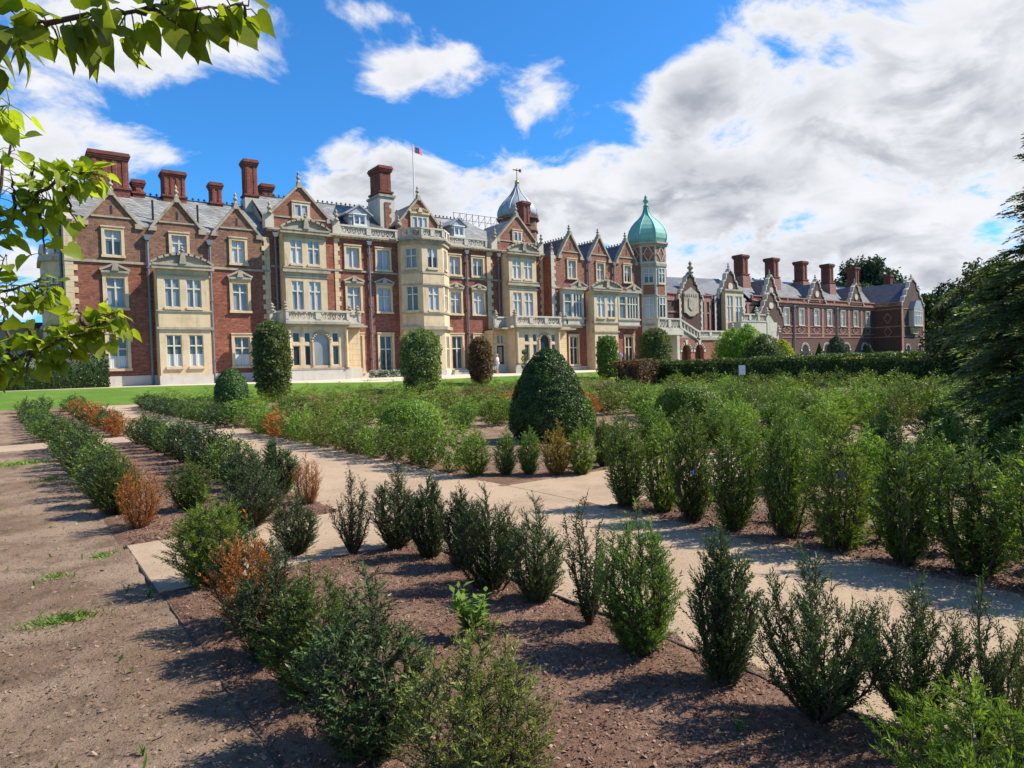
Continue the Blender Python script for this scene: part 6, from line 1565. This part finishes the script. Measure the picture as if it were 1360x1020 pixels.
ball_tree(36.3, 47.2, 'stacked ball topiary beside the porch door', 1); ball_tree(25.6, 49.4, 'stacked ball topiary beside the french window left of the octagonal bay', 2)

def skin(name, pts, edges, mat, parent, root=0, sub=2):
    me = bpy.data.meshes.new(name); b = BASE[parent.name]; me.from_pydata([p[:3] for p in pts], edges, []); me.materials.append(mat)
    o = bpy.data.objects.new(name, me); COL.objects.link(o); o.parent = parent
    sm = o.modifiers.new('skin', 'SKIN'); sm.use_smooth_shade = True
    for i, p in enumerate(pts):
        q = me.skin_vertices[0].data[i]; q.radius = (p[3], p[4] if len(p) > 4 else p[3]); q.use_root = (i == root)
    sb = o.modifiers.new('subdivision', 'SUBSURF'); sb.levels = sub; sb.render_levels = sub
    return o
SKINM = mat_plain('skin', (.50, .30, .22), .6, 0, .1); 
def person(u, v, h, face, shirt, trouser, hair, label, arm='down', skirt=False):
    t = thing('person', (u, v, gz(v)), label, 'person'); t.rotation_euler = (0, 0, face); k = h / 1.75
    P = [(0, 0, .95, .13, .10), (0, 0, 1.15, .125, .09), (0, .0, 1.38, .15, .10), (0, 0, 1.47, .07, .07), (0, .01, 1.55, .055), (0, -.01, 1.64, .085, .10), (0, -.01, 1.73, .07, .08),
         (-.19, 0, 1.40, .05), (-.24, .0, 1.14, .042), (-.22, -.10, .92, .032), (-.215, -.13, .84, .035), (.19, 0, 1.40, .05), (.24, 0, 1.14, .042), (.22, -.10, .92, .032), (.215, -.13, .84, .035),
         (-.09, 0, .90, .085), (-.10, -.02, .50, .06), (-.11, .02, .09, .042), (-.12, -.12, .035, .035), (.09, 0, .90, .085), (.10, .04, .50, .06), (.11, .06, .09, .042), (.12, -.08, .035, .035)]
    if arm == 'front': P[8] = (-.25, -.05, 1.16, .042); P[9] = (-.12, -.24, 1.10, .032); P[10] = (-.06, -.28, 1.10, .035); P[12] = (.25, -.05, 1.16, .042); P[13] = (.12, -.24, 1.12, .032); P[14] = (.06, -.28, 1.12, .035)
    E_ = [(0, 1), (1, 2), (2, 3), (3, 4), (4, 5), (5, 6), (2, 7), (7, 8), (8, 9), (9, 10), (2, 11), (11, 12), (12, 13), (13, 14), (0, 15), (15, 16), (16, 17), (17, 18), (0, 19), (19, 20), (20, 21), (21, 22)]
    S = lambda L: [(a[0] * k, a[1] * k, a[2] * k, *[q * k for q in a[3:]]) for a in L]
    skin('body', S(P), E_, SKINM, t)
    gshirt = [(*a[:3], *[q + .014 for q in a[3:]]) for a in P]
    sp = [gshirt[i] for i in (0, 1, 2, 7, 8, 11, 12)] + [(*P[3][:2], 1.44, .07, .07)]
    skin('shirt', S(sp), [(0, 1), (1, 2), (2, 3), (3, 4), (2, 5), (5, 6), (2, 7)], shirt, t)
    tp = [(0, 0, .97, .145, .115)] + [gshirt[i] for i in (15, 16, 17, 19, 20, 21)]
    if not skirt: skin('trousers', S(tp), [(0, 1), (1, 2), (2, 3), (0, 4), (4, 5), (5, 6)], trouser, t)
    else: skin('shorts', S([tp[0], tp[1], (-.10, -.01, .62, .085), tp[4], (.10, .01, .62, .085)]), [(0, 1), (1, 2), (0, 3), (3, 4)], trouser, t)
    skin('hair', S([(0, .01, 1.62, .085, .10), (0, .015, 1.70, .092, .105), (0, .01, 1.75, .07, .085)]), [(0, 1), (1, 2)], hair, t)
    return t
cl = lambda n, c: mat_plain(n, c, .8, 0, .1)
person(33.6, 47.6, 1.68, 0.5, cl('pale_pink_cotton', (.75, .55, .55)), cl('light_blue_denim', (.35, .50, .62)), cl('blond_hair', (.55, .45, .32)), 'woman in pale pink top and light blue shorts on the steps beside the central drainpipe', 'down', True)
person(44.5, 44.6, 1.70, 1.2, cl('striped_dark_knit', (.06, .03, .05)), cl('light_grey_cotton', (.50, .48, .46)), cl('white_hair', (.65, .63, .6)), 'white haired man in dark top and light grey trousers before the mansion', 'front')
person(45.3, 44.4, 1.80, -1.0, cl('light_blue_shirt', (.40, .52, .75)), cl('mustard_trousers', (.60, .33, .03)), cl('grey_brown_hair', (.2, .15, .12)), 'man in light blue shirt and mustard yellow trousers before the mansion', 'front')
